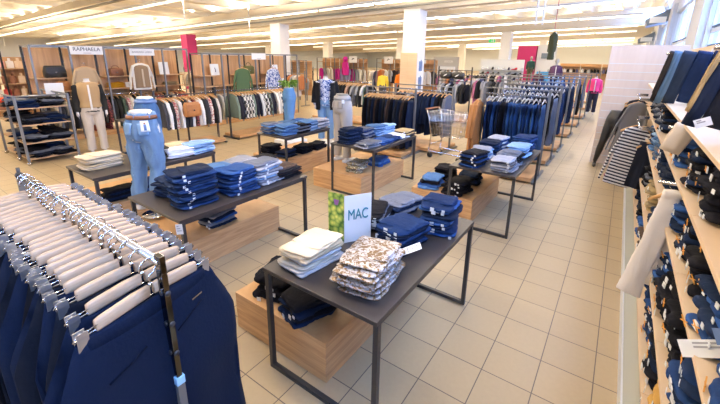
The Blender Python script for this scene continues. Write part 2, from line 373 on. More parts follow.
# ------------------------------------------------------------------ tables with wooden crates beneath
def table(x0, x1, y0, y1, lab, zt=.757):
    r = empty('display_table', ((x0 + x1) / 2, (y0 + y1) / 2, 0)); hx, hy = (x1 - x0) / 2, (y1 - y0) / 2
    link('table_top', MB().box(-hx, hx, -hy, hy, zt - .026, zt, bev=.003), 'table_top', r)
    for sy in (-1, 1):
        yy = sy * (hy - .03)
        for sx in (-1, 1): link('leg', MB().box(sx * (hx - .015) - .015, sx * (hx - .015) + .015, yy - .015, yy + .015, .0, zt - .027), 'dark_steel', r)
        link('foot_rail', MB().box(-hx + .03, hx - .03, yy - .015, yy + .015, 0, .03), 'dark_steel', r)
    for sx in (-1, 1): link('apron', MB().box(sx * (hx - .02) - .01, sx * (hx - .02) + .01, -hy + .05, hy - .05, zt - .05, zt - .027), 'dark_steel', r)
    tag(r, lab, 'table'); return r
def crate(x0, x1, y0, y1, lab, h=.30):
    r = empty('wooden_crate', ((x0 + x1) / 2, (y0 + y1) / 2, 0)); hx, hy = (x1 - x0) / 2, (y1 - y0) / 2; t = .018
    link('front_board', MB().box(-hx, hx, -hy, -hy + t, 0, h, bev=.0015), 'oak', r)
    link('side_board', MB().box(hx - t, hx, -hy + t, hy, 0, h, bev=.0015), 'oak', r)
    link('side_board', MB().box(-hx, -hx + t, -hy + t, hy, 0, h, bev=.0015), 'oak', r)
    link('back_board', MB().box(-hx + t, hx - t, hy - t, hy, 0, h, bev=.0015), 'oak', r)
    link('lid', MB().box(-hx + t, hx - t, -hy + t, hy - t, h - t, h - .001), 'oak', r)
    tag(r, lab, 'crate'); return r
TABS = dict(A=(-1.61, -.78, 1.28, 2.72), B=(-3.47, -2.62, 1.33, 2.76), C=(-5.02, -4.28, 1.35, 2.77), D=(-3.42, -2.65, 4.12, 5.42), E=(-4.85, -4.18, 3.93, 5.03), F=(-1.55, -.79, 4.10, 5.62))
TN = dict(A='beside the clip-hanger rail', B='by the pale jeans legs', C='near the wheeled shelf cart', D='by the grey-trousered legs', E='under the potted plant legs', F='before the jeans racks')
for k_, v_ in TABS.items(): table(*v_, 'low black display table ' + TN[k_])
CR = dict(A=(-2.10, -1.22, 1.41, 2.75), B=(-3.95, -3.07, 1.62, 2.74), C=(-5.5, -4.62, 1.5, 2.7), D=(-3.80, -2.88, 4.15, 5.45), E=(-5.25, -4.37, 4.15, 5.4), F=(-2.12, -1.28, 4.28, 5.5))
for k_, v_ in CR.items(): crate(*v_, 'warm oak crate under the black table ' + TN[k_])

# ------------------------------------------------------------------ folded clothes
def folded(w_, d_, h_, L=2, seed=0, amp=.006):
    """a garment folded into L layers: uneven flattened slabs, a groove between every two, creased top"""
    rnd = random.Random(seed * 31 + 5); N = 56; rings = []; lay = h_ / L
    def outline(li, ins, sx, sy, ox, oy, tp):
        r = []
        for k in range(N):
            a = 2 * PI * k / N; c_, s_ = math.cos(a), math.sin(a)
            m_ = (abs(c_) ** 10 + abs(s_) ** 10) ** (-1 / 10)
            px, py = c_ * m_ * w_ / 2, s_ * m_ * d_ / 2
            X = px * sx * (1 + tp * py / d_) + ox; Y = py * sy + oy
            X += nz(px, py, li * 2.1, seed + 3, 7) * amp * 1.3 + nz(px, py, li * 3.1, seed + 1, 24) * amp * .8
            Y += nz(px, py, li * 1.7, seed + 9, 7) * amp * 1.3 + nz(px, py, li * 3.7, seed + 2, 24) * amp * .8
            q = 1 - ins / math.hypot(px, py)
            r.append((X * q, Y * q))
        return r
    def zz(px, py, z):
        rr_ = max(abs(px) / (w_ / 2), abs(py) / (d_ / 2))
        return z * (1 + .45 * nz(px, py, .0, seed + 5, 7)) + nz(px, py, 0, seed, 6) * amp * .45 - .002 * min(1.2, rr_) ** 5 * (z / h_)
    for li in range(L):
        P4 = (rnd.uniform(.93, 1.03), rnd.uniform(.93, 1.02), rnd.uniform(-.007, .007), rnd.uniform(-.010, .010), rnd.uniform(-.12, .12))
        for zf, ins in ((.0, .026), (.16, .008), (.38, .001), (.66, .001), (.88, .009), (1.0, .022)):
            z = (li + zf) * lay
            rings.append([(X, Y, max(.001, zz(X, Y, z))) for X, Y in outline(li, ins, *P4)])
    top = rings[-1]
    for q in (.90, .78, .6, .4, .18):
        rings.append([(p[0] * q, p[1] * q, max(.002, zz(p[0] * q, p[1] * q, h_ * .99) + lay * .10 + nz(p[0] * q, p[1] * q, 1, seed, 10) * amp * .5 + (.0022 if abs(p[0] * q - w_ * .18 - .1 * p[1] * q) < .012 else 0))) for p in top])
    bot = [(p[0] * .9, p[1] * .9, 0.001) for p in rings[0]]
    return MB().loft([bot] + rings)
FV = {}
def fmesh(kind, i):
    key = (kind, i)
    if key not in FV:
        w_, d_, h_, L, amp = {'jean': (.25, .34, .0285, 1, .015), 'thin': (.25, .36, .0185, 1, .011), 'shirt': (.24, .30, .018, 2, .008), 'bulky': (.28, .38, .037, 1, .024), 'shelf': (.25, .33, .032, 1, .016), 'mess': (.28, .36, .040, 3, .026)}[kind]
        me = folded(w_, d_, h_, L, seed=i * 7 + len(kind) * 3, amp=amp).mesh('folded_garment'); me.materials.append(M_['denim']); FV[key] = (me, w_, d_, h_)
    return FV[key]
tagm = MB().box(-.011, .011, -.0015, .0015, -.010, .009).mesh('brand_tag'); tagm.materials.append(M_['tag_white'])
ltag = MB().box(-.015, .015, -.002, .002, -.015, .013).mesh('size_label'); ltag.materials.append(M_['tag_white'])
xs = MB(); xs.bar((-.024, 0, -.010), (.024, 0, .010), .004); xs.bar((-.024, 0, .010), (.024, 0, -.010), .004); xst = xs.mesh('cross_stitch'); xst.materials.append(M_['orange_thread'])
sm_ = MB()
sm_.tube([(-.09, -.02, .004), (-.03, -.05, .006), (.03, -.06, .006), (.09, -.02, .004)], .0018, 4)
def cjit(c, s=.12):
    q = random.uniform(1 - s, 1 + s); return tuple(max(0, v * q) for v in c)
NAVY = (.006, .013, .036); DARK = (.005, .005, .008); BLUE = (.020, .060, .19); MID = (.055, .12, .25); LIGHT = (.20, .31, .48)
INK = (.008, .024, .080); GREY = (.10, .11, .14); SILV = (.33, .33, .36); BROWN = (.05, .032, .025); CREAM = (.60, .48, .31); KHAKI = (.30, .22, .11)
CN = {NAVY: 'navy', DARK: 'black', BLUE: 'strong blue', MID: 'mid blue', LIGHT: 'pale blue', INK: 'indigo', GREY: 'charcoal', SILV: 'silver grey', BROWN: 'dark brown', CREAM: 'cream', KHAKI: 'khaki'}
NF = 0; BULK = []
LEGP = []
for q_ in range(4):
    me_ = folded(.225, .17, .009, 1, seed=50 + q_, amp=.012).mesh('folded_leg'); me_.materials.append(M_['denim']); LEGP.append(me_)
def stack(x, y, z0, cols, n_, kind='jean', rz=0.0, where='', noun='jeans', mat='denim', tags='', jit=1.0, name='folded_jeans', s=1.0, bulk=False):
    """n_ folded garments piled up, each one an object"""
    global NF
    if not isinstance(cols, list): cols = [cols]
    z = z0 + .001
    n_ = {'jean': round(n_ * 1.25), 'shelf': round(n_ * 1.15)}.get(kind, n_)
    for i in range(n_):
        me, w_, d_, h_ = fmesh(kind, random.randrange(6))
        c = cols[i % len(cols)]
        if bulk:
            mw = Matrix.Translation((x + random.uniform(-.014, .014), y + random.uniform(-.018, .018), z)) @ Matrix.Rotation(rz + random.uniform(-.1, .1), 4, 'Z')
            BULK.append((me, mw, cjit(c))); z += h_ * .97; continue
        o = bpy.data.objects.new(name, me); C.objects.link(o); NF += 1
        o.location = (x + random.uniform(-.014, .014) * jit, y + random.uniform(-.018, .018) * jit, z)
        o.rotation_euler = (random.uniform(-.03, .03) * jit, random.uniform(-.03, .03) * jit, rz + random.uniform(-.15, .15) * jit)
        o.scale = (s * random.uniform(.93, 1.05), s * random.uniform(.94, 1.05), 1); o.color = (*cjit(c, .3), 1)
        if mat != 'denim':
            o.material_slots[0].link = 'OBJECT'; o.material_slots[0].material = M_[mat]
        if i == n_ - 1 and kind in ('jean', 'thin', 'bulky'):
            fl2 = bpy.data.objects.new('folded_leg', LEGP[NF % 4]); C.objects.link(fl2); fl2.parent = o; fl2.location = (.012, -.045 + .02 * (NF % 3), h_ * .98); fl2.rotation_euler = (-.03, 0, .12 - .12 * (NF % 3)); fl2.color = o.color
            if mat != 'denim': fl2.material_slots[0].link = 'OBJECT'; fl2.material_slots[0].material = M_[mat]
        if tags:
            if 'r' in tags or random.random() < .6:
                t = bpy.data.objects.new('brand_tag', tagm); C.objects.link(t); t.parent = o; t.location = (w_ / 2 - .05 + random.uniform(-.01, .01), -d_ / 2 - .004, h_ * .5)
                if 's' in tags:
                    t.location = (w_ / 2 + .003, -d_ / 2 + .08 + random.uniform(-.02, .02), h_ * .5); t.rotation_euler = (0, 0, PI / 2)
            if 'l' in tags and random.random() < .5:
                t = bpy.data.objects.new('size_label', ltag); C.objects.link(t); t.parent = o; t.location = (random.uniform(-.04, .06), -d_ / 2 - .005, h_ * .55)
            if 'x' in tags and random.random() < .45:
                t = bpy.data.objects.new('cross_stitch', xst); C.objects.link(t); t.parent = o; t.location = (random.uniform(-.08, .01), -d_ / 2 - .007, h_ * .5)
        posn = 'top' if i == n_ - 1 else (ORD[i] + ('' if i == 0 else ' up'))
        tag(o, '%s folded %s, %s in the %s' % (CN.get(c, 'pale'), noun, posn, where), 'jeans' if 'jean' in noun else noun.split()[-1], group='folded clothes, ' + where if len(where) < 60 else None)
        z += h_ * random.uniform(.93, 1.0)
    return z
ZT = .757
# nearest table
stack(-1.43, 1.53, ZT, [(.42, .43, .46), (.46, .42, .36), (.5, .44, .34), (.42, .43, .46), CREAM, CREAM, CREAM, (.66, .53, .34)], 8, 'thin', .03, 'cream pile on the nearest table', 'trousers', 'cotton', name='folded_trousers')
stack(-1.03, 1.59, ZT, [(.55, .53, .52), (.45, .45, .48)], 9, 'thin', .12, 'shiny pile on the nearest table', 'trousers', 'metallic_print', tags='', name='folded_trousers', s=1.12)
stack(-1.42, 2.22, ZT, [DARK, GREY], 7, 'thin', .35, 'black pile behind the flower sign', 'jeans', tags='l')
stack(-1.07, 2.05, ZT, [NAVY, INK], 5, 'jean', -.12, 'tagged blue pile at mid table edge', 'jeans', tags='rl')
stack(-.965, 2.45, ZT, [BLUE, INK, NAVY], 6, 'jean', .25, 'aisle-end pile of the nearest table', 'jeans', tags='l')
stack(-1.37, 2.56, ZT, [NAVY, GREY], 3, 'jean', -.3, 'low back pile of the nearest table', 'jeans')
# crate beneath it
stack(-1.86, 1.66, .30, [DARK], 5, 'bulky', .1, 'outer black pile on the nearest crate', 'jeans', jit=1.6, tags='l')
stack(-1.50, 1.60, .30, [NAVY, DARK], 4, 'bulky', -.25, 'corner black pile on the nearest crate', 'jeans', jit=1.8, tags='l')
stack(-1.7, 2.2, .30, [DARK], 3, 'bulky', .3, 'back black pile on the nearest crate', 'jeans', jit=1.5)
# second table
stack(-2.88, 1.62, ZT, [INK, NAVY, INK], 9, 'jean', -.03, 'tallest pile by the pale legs', 'jeans', tags='rs', s=1.05)
stack(-3.23, 1.66, ZT, [NAVY], 5, 'jean', .2, 'navy pile behind the tallest one', 'jeans')
stack(-2.84, 2.03, ZT, [INK, BLUE], 6, 'jean', .12, 'blue pile mid edge by the pale legs', 'jeans', tags='rs')
stack(-3.22, 2.06, ZT, [BLUE, MID], 5, 'jean', -.1, 'bright back pile by the pale legs', 'jeans', tags='r')
stack(-2.85, 2.36, ZT, [SILV, GREY, LIGHT], 6, 'jean', .1, 'silver pile on the second table', 'jeans', tags='rs')
stack(-3.24, 2.40, ZT, [BROWN, GREY, SILV], 5, 'jean', 0, 'brown back pile by the pale legs', 'jeans')
stack(-2.84, 2.62, ZT, [DARK, BROWN], 6, 'thin', .05, 'black pile at the far table end', 'jeans', tags='r')
stack(-3.22, 2.64, ZT, [DARK], 7, 'thin', -.05, 'black pile at the far back corner', 'jeans')
stack(-3.25, 2.05, .30, [NAVY, GREY, BLUE], 4, 'jean', .1, 'short pile on the pale-legs crate', 'jeans', tags='r')
# third table
stack(-4.72, 1.60, ZT, [CREAM, (.70, .58, .42)], 8, 'thin', .1, 'cream pile on the shelf-cart table', 'trousers', 'cotton', name='folded_trousers', s=1.1)
stack(-4.78, 2.10, ZT, [NAVY, GREY], 5, 'jean', .2, 'dark pile behind the cream one', 'jeans')
stack(-4.48, 2.03, ZT, [DARK, (.03, .028, .02)], 5, 'jean', -.1, 'black pile next to the cream one', 'jeans')
stack(-4.82, 2.52, ZT, [KHAKI, CREAM], 4, 'thin', .2, 'khaki pile on the shelf-cart table', 'trousers', 'cotton', name='folded_trousers')
stack(-4.45, 2.36, ZT, [(.72, .73, .78)], 6, 'thin', .0, 'white pile on the shelf-cart table', 'shirt', 'cotton', name='folded_shirt')
stack(-4.45, 2.65, ZT, [LIGHT], 4, 'jean', .1, 'pale blue pile at the table end', 'jeans')
for i_, (x, y, c, n_) in enumerate(((-4.8, 1.75, [DARK, NAVY], 4), (-4.82, 2.1, [INK, BLUE, NAVY], 4), (-4.85, 2.45, [NAVY, KHAKI], 3))):
    stack(x, y, .30, c, n_, 'jean', .1 * i_, '%s pile on the crate near the shelf cart' % nth(i_), 'jeans', bulk=True)
# table D
for i_, (x, y, c, n_, k) in enumerate(((-3.22, 4.35, [NAVY], 6, 'jean'), (-3.24, 4.72, [INK, GREY], 5, 'jean'), (-3.22, 5.05, [LIGHT, MID], 5, 'jean'), (-3.2, 5.3, [LIGHT], 4, 'jean'),
        (-2.86, 4.32, [SILV, GREY], 4, 'thin'), (-2.84, 4.62, [BLUE], 3, 'thin'), (-2.84, 4.86, [INK], 3, 'thin'), (-2.83, 5.10, [(.7, .7, .72)], 3, 'thin'), (-2.83, 5.32, [KHAKI, BROWN], 5, 'thin'))):
    stack(x, y, ZT, c, n_, k, .06 * (i_ % 3 - 1), '%s pile on the grey-legs table' % nth(i_), 'jeans', tags='r' if i_ > 3 else '')
stack(-3.15, 4.45, .30, [(.5, .45, .35), SILV], 4, 'bulky', .2, 'washed-out pile on the grey-legs crate', 'jeans', 'camo', jit=1.6)
stack(-3.08, 4.95, .30, [BLUE, MID], 3, 'bulky', .1, 'vivid pile on the grey-legs crate', 'jeans')
# table E
for i_, (x, y, c, n_) in enumerate(((-4.68, 4.12, [MID, GREY], 5), (-4.36, 4.16, [MID], 5), (-4.36, 4.44, [DARK, GREY], 4), (-4.66, 4.45, [MID, LIGHT], 4), (-4.36, 4.70, [LIGHT, MID], 5), (-4.66, 4.78, [BLUE], 4), (-4.36, 4.92, [GREY, SILV], 5))):
    stack(x, y, ZT, c, n_, 'jean', .05 * (i_ % 3 - 1), '%s pile on the plant-legs table' % nth(i_), 'jeans')
for i_, (x, y, c, n_) in enumerate(((-5.0, 4.35, [DARK], 5), (-4.62, 4.35, [DARK, NAVY], 3), (-4.6, 4.75, [DARK], 4), (-4.6, 5.15, [DARK], 3))):
    stack(x, y, .30, c, n_, 'jean', .1, '%s black pile on the crate under the plant legs' % nth(i_), 'jeans', bulk=True)
# table F
for i_, (x, y, c, n_) in enumerate(((-1.33, 4.32, [INK, DARK], 5), (-1.36, 4.68, [SILV, LIGHT], 4), (-1.34, 5.02, [INK, NAVY], 5), (-1.34, 5.40, [BLUE, SILV], 5),
        (-.98, 4.33, [SILV, GREY], 4), (-.99, 4.66, [GREY, DARK], 4), (-.98, 5.02, [MID, LIGHT], 5), (-.98, 5.40, [BLUE, INK], 6))):
    stack(x, y, ZT, c, n_, 'jean', .1 * (i_ % 3 - 1), '%s pile on the jeans-rack table' % nth(i_), 'jeans', tags='r' if i_ in (0, 4) else '')
stack(-1.93, 4.5, .30, [MID, BLUE, DARK], 4, 'bulky', .1, 'blue pile on the jeans-rack crate', 'jeans')
stack(-1.55, 4.5, .30, [DARK], 5, 'bulky', -.2, 'nearer black pile on the jeans-rack crate', 'jeans', jit=1.5, tags='l')
stack(-1.9, 4.95, .30, [DARK], 5, 'bulky', .2, 'farther black pile on the jeans-rack crate', 'jeans', jit=1.5, bulk=True)
stack(-1.55, 5.0, .30, [DARK, NAVY], 4, 'bulky', .1, 'hidden black pile on the jeans-rack crate', 'jeans', jit=1.5, bulk=True)
# price card over the shiny pile and flower sign
def card(name, w_, h_, loc, rot, lab, cat, lines=3, mat='paper'):
    r = link(name, MB().box(-w_ / 2, w_ / 2, -.001, .001, -h_ / 2, h_ / 2), mat, loc=loc, rot=rot)
    if lines:
        q = MB()
        for i in range(lines): q.box(-w_ * .35, w_ * (.15 + .2 * ((i * 7) % 3 - 1)), -.002, -.0011, h_ * (.3 - .22 * i) - .003, h_ * (.3 - .22 * i) + .003)
        link('print', q, 'ink_grey', r)
    tag(r, lab, cat); return r
card('hang_tag', .055, .13, (-.875, 1.80, ZT + .135), (-1.15, .25, -.85), 'white printed hang tag lying on the shiny printed trousers', 'tag', 4)
card('hang_tag', .05, .08, (-1.18, 1.93, ZT + .05), (-.2, 0, .5), 'small white card in front of the tagged blue pile', 'tag', 1)
card('hang_tag', .05, .09, (-.96, 2.34, ZT + .185), (-1.4, .1, .4), 'white tag on top of the pile at aisle end', 'tag', 1)
card('hang_tag', .05, .09, (-2.612, 1.318, ZT - .06), (.1, 0, .8), 'white swing tag hanging by the second table corner', 'tag', 3)
fs_ = empty('tabletop_sign', (-1.395, 1.82, ZT), 0)
pa = link('photo_leaf', MB().box(-.125, 0, -.0015, .0015, 0, .355), 'flower_print', fs_, (-.002, 0, 0), (0, 0, .10))
fl_ = link('thistle_bloom', MB().tube([(0, -.002, .27), (0, -.002, .31)], [.026, .034], 12), 'purple', pa, (-.06, 0, 0)); fl_.scale = (1, .06, 1)
wl = link('white_leaf', MB().box(0, .20, -.0015, .0015, 0, .345), 'paper', fs_, (.002, 0, 0), (0, 0, 1.02))
lt = link('lettering', text_mesh('MAC', .10, .003), 'teal_ink', wl, (.10, -.003, .20), (PI / 2, 0, 0)); lt.scale = (.72, 1.1, 1)
tag(fs_, 'folded cardboard sign with a flower photo and MAC in teal letters', 'sign')
# ------------------------------------------------------------------ clip-hanger rail in front
RX0, RX1, RY, RZ = -2.40, -1.04, .455, 1.40
rk = empty('clothes_rail', (RX1, RY, 0))
link('rail_tube', MB().tube([(RX0 - RX1, 0, RZ), (0.0, 0, RZ)], .0125, 14), 'chrome', rk)
pb = MB().box(-.017, .017, -.009, .009, .98, 1.425, bev=.003)
po = link('upright', pb, 'post_chrome', rk)
for z in (1.08, 1.19, 1.30): link('screw_ring', MB().tube([(.0175, 0, z), (.0205, 0, z)], .009, 12).tube([(0, -.0095, z), (0, -.0125, z)], .008, 12), 'dark_steel', po)
link('joint_collar', MB().box(-.021, .021, -.014, .014, .955, .985, bev=.002), 'glow_blue', rk)
link('lower_post', MB().box(-.019, .019, -.012, .012, .03, .957), 'grey_steel', rk)
link('end_cap', MB().tube([(RX0 - RX1 - .02, 0, RZ), (RX0 - RX1, 0, RZ)], .017, 12).tube([(RX0 - RX1 - .01, 0, RZ), (RX0 - RX1 - .01, .0, RZ + .04)], .008, 8), 'dark_steel', rk)
link('far_upright', MB().box(RX0 - RX1 - .01, RX0 - RX1 + .01, -.016, .016, .03, RZ - .01), 'grey_steel', rk)
link('foot', MB().box(-.02, .02, -.3, .3, 0, .03), 'dark_steel', rk); link('foot', MB().box(RX0 - RX1 - .02, RX0 - RX1 + .02, -.3, .3, 0, .03), 'dark_steel', rk)
tag(rk, 'chrome clothes rail with square chrome post loaded with clip hangers', 'clothes rail')
def clip_hanger():
    r = empty('clip_hanger')
    hk = []
    for i in range(17):
        a = -.55 * PI + 1.55 * PI * i / 16; hk.append((0, .027 * math.cos(a + .2), .027 * math.sin(a + .2) - .010))
    hk = [(0, 0, -.075), (0, 0, -.055), (.0, -.004, -.042)] + hk
    link('hook', MB().tube(hk, .0028, 8), 'chrome', r)
    for s in (-1, 1):
        rings = []
        for t, hz, hx in ((0, .018, .0085), (.3, .0195, .009), (.9, .0185, .0085), (1, .0165, .0075)):
            y = s * (.008 + t * .155); zz = -.085 - .010 * t * t
            rings.append([(hx * cx_, y, zz + hz * cz) for cx_, cz in ((-1, -.7), (-.6, -1), (.6, -1), (1, -.7), (1, .7), (.6, 1), (-.6, 1), (-1, .7))])
        link('wooden_arm', MB().loft(rings), 'hanger_wood', r)
    link('ferrule', MB().tube([(0, 0, -.078), (0, 0, -.062)], .006, 10), 'chrome', r)
    link('wire', MB().tube([(0, -.215, -.108), (0, -.1, -.104), (0, .1, -.104), (0, .215, -.108)], .002, 6).tube([(.006, -.16, -.09), (.006, -.215, -.095), (.006, -.222, -.103), (.006, -.215, -.108)], .002, 6).tube([(.006, .16, -.09), (.006, .215, -.095), (.006, .222, -.103), (.006, .215, -.108)], .002, 6), 'chrome', r)
    for s in (-1, 1):
        cm = MB()
        for sx in (-1, 1):
            cm.add([(sx * .009, s * .2 - .014, -.088), (sx * .009, s * .2 + .014, -.088), (sx * .010, s * .2 + .014, -.105), (sx * .010, s * .2 - .014, -.105), (sx * .005, s * .2 + .014, -.142), (sx * .005, s * .2 - .014, -.142),
                    (sx * .007, s * .2 - .014, -.088), (sx * .007, s * .2 + .014, -.088), (sx * .008, s * .2 + .014, -.105), (sx * .008, s * .2 - .014, -.105), (sx * .003, s * .2 + .014, -.142), (sx * .003, s * .2 - .014, -.142)],
                   [(0, 1, 2, 3), (3, 2, 4, 5), (6, 9, 8, 7), (9, 11, 10, 8), (0, 3, 9, 6), (3, 5, 11, 9), (1, 7, 8, 2), (2, 8, 10, 4), (0, 6, 7, 1), (5, 4, 10, 11)])
        cm.tube([(-.009, s * .2, -.096), (.009, s * .2, -.096)], .004, 8)
        link('clip', cm, 'clip_metal', r)
    return r
def trousers_hung(w0=.40, w1=.47, w2=.42, Ln=.98, th=.020, seed=0, nu=20, nv=26, pockets=True):
    """pair of trousers hanging by the waistband, lying in the YZ plane"""
    rings = []
    for j in range(nv + 1):
        t = j / nv; z = -Ln * t
        w_ = w0 + (w1 - w0) * min(1, t / .22) if t < .22 else w1 + (w2 - w1) * (t - .22) / .78
        amp = .002 + .016 * min(1, t * 1.6); ring = []
        for side in (1, -1):
            for i in range(nu + 1):
                u = -1 + 2 * i / nu; u *= side * -1 if False else 1
                if side == -1: u = -u
                y = u * w_ / 2
                prof_ = math.sqrt(max(0, 1 - abs(u) ** 3.2)); thk = th * (.55 + .75 * min(1, t * 3))
                dip = math.exp(-(u / .10) ** 2) * min(1, max(0, t - .25) * 4) * .6       # gap between the legs
                x = side * thk * prof_ * (1 - dip)
                fold = math.sin(u * 5.2 + seed * 2.1 + t * 1.3) * amp * .8 + nz(u * .6, t * 2.0, side * .3, seed, 2.0) * amp * 1.3
                if t > .04: x += fold
                if pockets and side == 1 and .05 < t < .36:            # raised hip seam
                    x += .0022 * (1 if (abs(u) - .35 - (t - .05) * 1.1) > 0 else 0)
                zz = z + (.030 * (abs(u) ** 2) - .018) * (1 - t) - .004
                ring.append((x, y, zz))
        rings.append(ring)
    mb = MB().loft(rings)
    return mb
TRV = [trousers_hung(.43, .64 if s < 2 else .56, .66 if s < 2 else .54, seed=s, th=.022).mesh('trousers') for s in range(4)]
for me in TRV: me.materials.append(M_['trouser'])
wb = MB(); 
def waistband(me_seed):
    rings = []
    for dz, th in ((0.004, .010), (-.001, .0135), (-.036, .0150), (-.040, .011)):
        ring = []
        for k in range(28):
            a = 2 * PI * k / 28; c_, s_ = math.cos(a), math.sin(a)
            u = math.copysign(abs(c_) ** .6, c_); ring.append((th * math.copysign(abs(s_) ** .6, s_), u * .2015, dz + .012 * u * u - .004))
        rings.append(ring)
    return MB().loft(rings)
WBM = waistband(0).mesh('waistband'); WBM.materials.append(M_['trouser'])
h0 = clip_hanger()
pos = [-1.068, -1.150, -1.235]; x = -1.30
while x > RX0 + .03: pos.append(x); x -= random.uniform(.046, .064)
NTR = (.0045, .010, .028); TC = [NTR, NTR, (.006, .008, .014), NTR, (.005, .007, .013), (.007, .012, .028), (.004, .004, .006)]
PLC = []
for i, x in enumerate(pos):
    h = h0 if i == 0 else copy_tree(h0)
    rz = random.uniform(-.05, .05) + (.03 if i > 2 else (.17, .13, .02)[i]); tl = random.uniform(-.04, .04)
    h.location = (x, RY + random.uniform(-.012, .012) - (.018 if i < 2 else 0), RZ + .000 - .0035); h.rotation_euler = (0, 0, rz)
    tag(h, 'pale wooden clip hanger with chrome hook, %s from the square post' % nth(i), 'hanger', 'clip hangers on the chrome rail')
    col = TC[i % 7] if i != 11 else (.62, .54, .42)
    o = link('hanging_trousers', TRV[i % 4], None, None, (h.location.x, h.location.y, RZ - .125), (0, 0, rz), col)
    wbo = bpy.data.objects.new('waistband', WBM); C.objects.link(wbo); wbo.parent = o; wbo.color = (*col, 1)
    cn = 'cream' if col[0] > .3 else ('black' if col[2] < .02 else 'dark navy')
    tag(o, '%s dress trousers clipped to the %s hanger from the square post' % (cn, nth(i)), 'trousers', 'trousers clipped along the chrome rail')
    if i < 2:
        link('welt_pocket', MB().tube([(.024, .05, -.145), (.027, .10, -.118), (.026, .155, -.092)], .0028, 6), 'trouser', o, col=tuple(c * .5 for c in col))
        link('welt_pocket', MB().tube([(.023, -.17, -.155), (.027, -.10, -.135), (.0245, -.055, -.12)], .0028, 6), 'trouser', o, col=tuple(c * .5 for c in col))
        link('metal_badge', MB().box(.0270, .0290, .105, .145, -.083, -.078), 'chrome', o, rot=(.12, 0, 0))

# ------------------------------------------------------------------ wall shelving along the aisle
SZ = [.33, .66, 1.05, 1.34, 1.63]; FXs = .35
for i in range(4):
    y0, y1 = .1 + 2.0 * i, 2.1 + 2.0 * i - .004
    u = empty('wall_shelf_unit', (.6, (y0 + y1) / 2, 0)); h_ = (y1 - y0) / 2
    link('base_deck', MB().box(-.29, .25, -h_, h_, 0, .10, bev=.004), 'base_deck', u)
    link('kick_rail', MB().box(-.302, -.291, -h_, h_, .0, .108), 'frame_white', u)
    link('back_panel', MB().box(.215, .235, -h_, h_, .10, 2.19), 'maple', u)
    for z in SZ: link('shelf_board', MB().box(FXs - .6, .214, -h_, h_, z - .022, z, bev=.002), 'maple', u)
    for yy in (-h_ + .012, h_ - .012): link('slotted_upright', MB().box(.19, .214, yy - .012, yy + .012, .10, 2.15), 'frame_white', u)
    tag(u, 'maple wall shelf bay full of folded jeans, %s along the aisle from the camera' % nth(i), 'shelf')
STK = [ # y, shelf, colours, count, phrase
 (5.15, 0, [NAVY], 5), (4.75, 0, [DARK], 5), (4.36, 0, [BLUE, MID], 5), (3.97, 0, [BROWN], 5), (3.5, 0, [NAVY], 5), (3.08, 0, [INK], 5), (2.62, 0, [BLUE, NAVY], 6), (2.28, 0, [DARK, NAVY], 6), (1.95, 0, [(.38, .22, .06)], 4), (5.6, 0, [NAVY], 4),
 (5.9, 1, [NAVY], 5), (5.45, 1, [GREY, DARK], 6), (5.0, 1, [DARK, GREY], 6), (4.25, 1, [KHAKI, (.22, .17, .10)], 7), (3.6, 1, [NAVY], 5), (3.12, 1, [BLUE, INK], 6), (2.72, 1, [BLUE, NAVY], 6), (2.38, 1, [DARK], 6), (2.03, 1, [DARK], 6), (1.68, 1, [INK, NAVY], 6),
 (5.6, 2, [NAVY, MID], 5), (5.1, 2, [MID, LIGHT], 5), (4.62, 2, [MID, GREY], 6), (4.0, 2, [NAVY], 6), (3.55, 2, [NAVY], 5), (2.68, 2, [BLUE, NAVY], 5), (2.33, 2, [DARK, NAVY], 5), (1.98, 2, [DARK], 5), (1.62, 2, [BLUE, INK, NAVY], 5), (1.28, 2, [INK], 5),
 (6.6, 3, [DARK, NAVY], 5), (6.1, 3, [DARK, GREY], 5), (5.6, 3, [NAVY, GREY], 5), (5.1, 3, [NAVY, GREY], 6), (4.6, 3, [DARK, NAVY], 6), (3.52, 3, [MID, BLUE], 5), (3.12, 3, [BLUE, NAVY], 4), (2.56, 3, [DARK, NAVY], 6), (2.14, 3, [DARK], 6)]
SN = ['bottom', 'second', 'third', 'fourth']; EXT = {0: (3.5, 3.08), 1: (3.6,), 2: (3.55,), 3: ()}
cnt = {}
for y, s_, c, n_ in sorted(STK, key=lambda a: (a[1], a[0])):
    cnt[s_] = cnt.get(s_, 0) + 1
    stack(FXs + .185, y, SZ[s_], c, n_, 'shelf', -PI / 2 + random.uniform(-.06, .06), '%s pile of the %s wall shelf' % (nth(cnt[s_] - 1), SN[s_]), 'jeans', tags='lx' if c[0] in (DARK, NAVY, BLUE, INK) else 'l', jit=1.5, bulk=(y > 4.3 and s_ < 3) or y > 4.9 or y in EXT[s_])
# shelf talkers poking out of the third shelf
card('shelf_card', .26, .055, (.425, 1.48, 1.115), (-.5, -.55, -.15), 'long white price card poking out over the third wall shelf', 'card', 2)
t_ = card('shelf_card', .17, .05, (.455, 1.465, 1.185), (-.5, -.50, -.15), 'pale denim blue card poking out above the white price card', 'card', 0, 'photo_denim')
# slatwall panel closing the end of the aisle shelving
pn = empty('slatwall_panel', (.28, 8.64, 0))
link('board', MB().box(-.56, .56, 0, .03, 0, 2.27, bev=.002), 'slat_wood', pn)
for i in range(13): link('slat_groove', MB().box(-.555, .555, -.003, .001, .16 + .148 * i, .172 + .148 * i), 'tag_white', pn)
link('edge_strip', MB().box(-.572, -.561, -.002, .032, 0, 2.27), 'slat_wood', pn)
tag(pn, 'tall pale wood slatwall panel standing across the end of the wall shelves', 'panel')

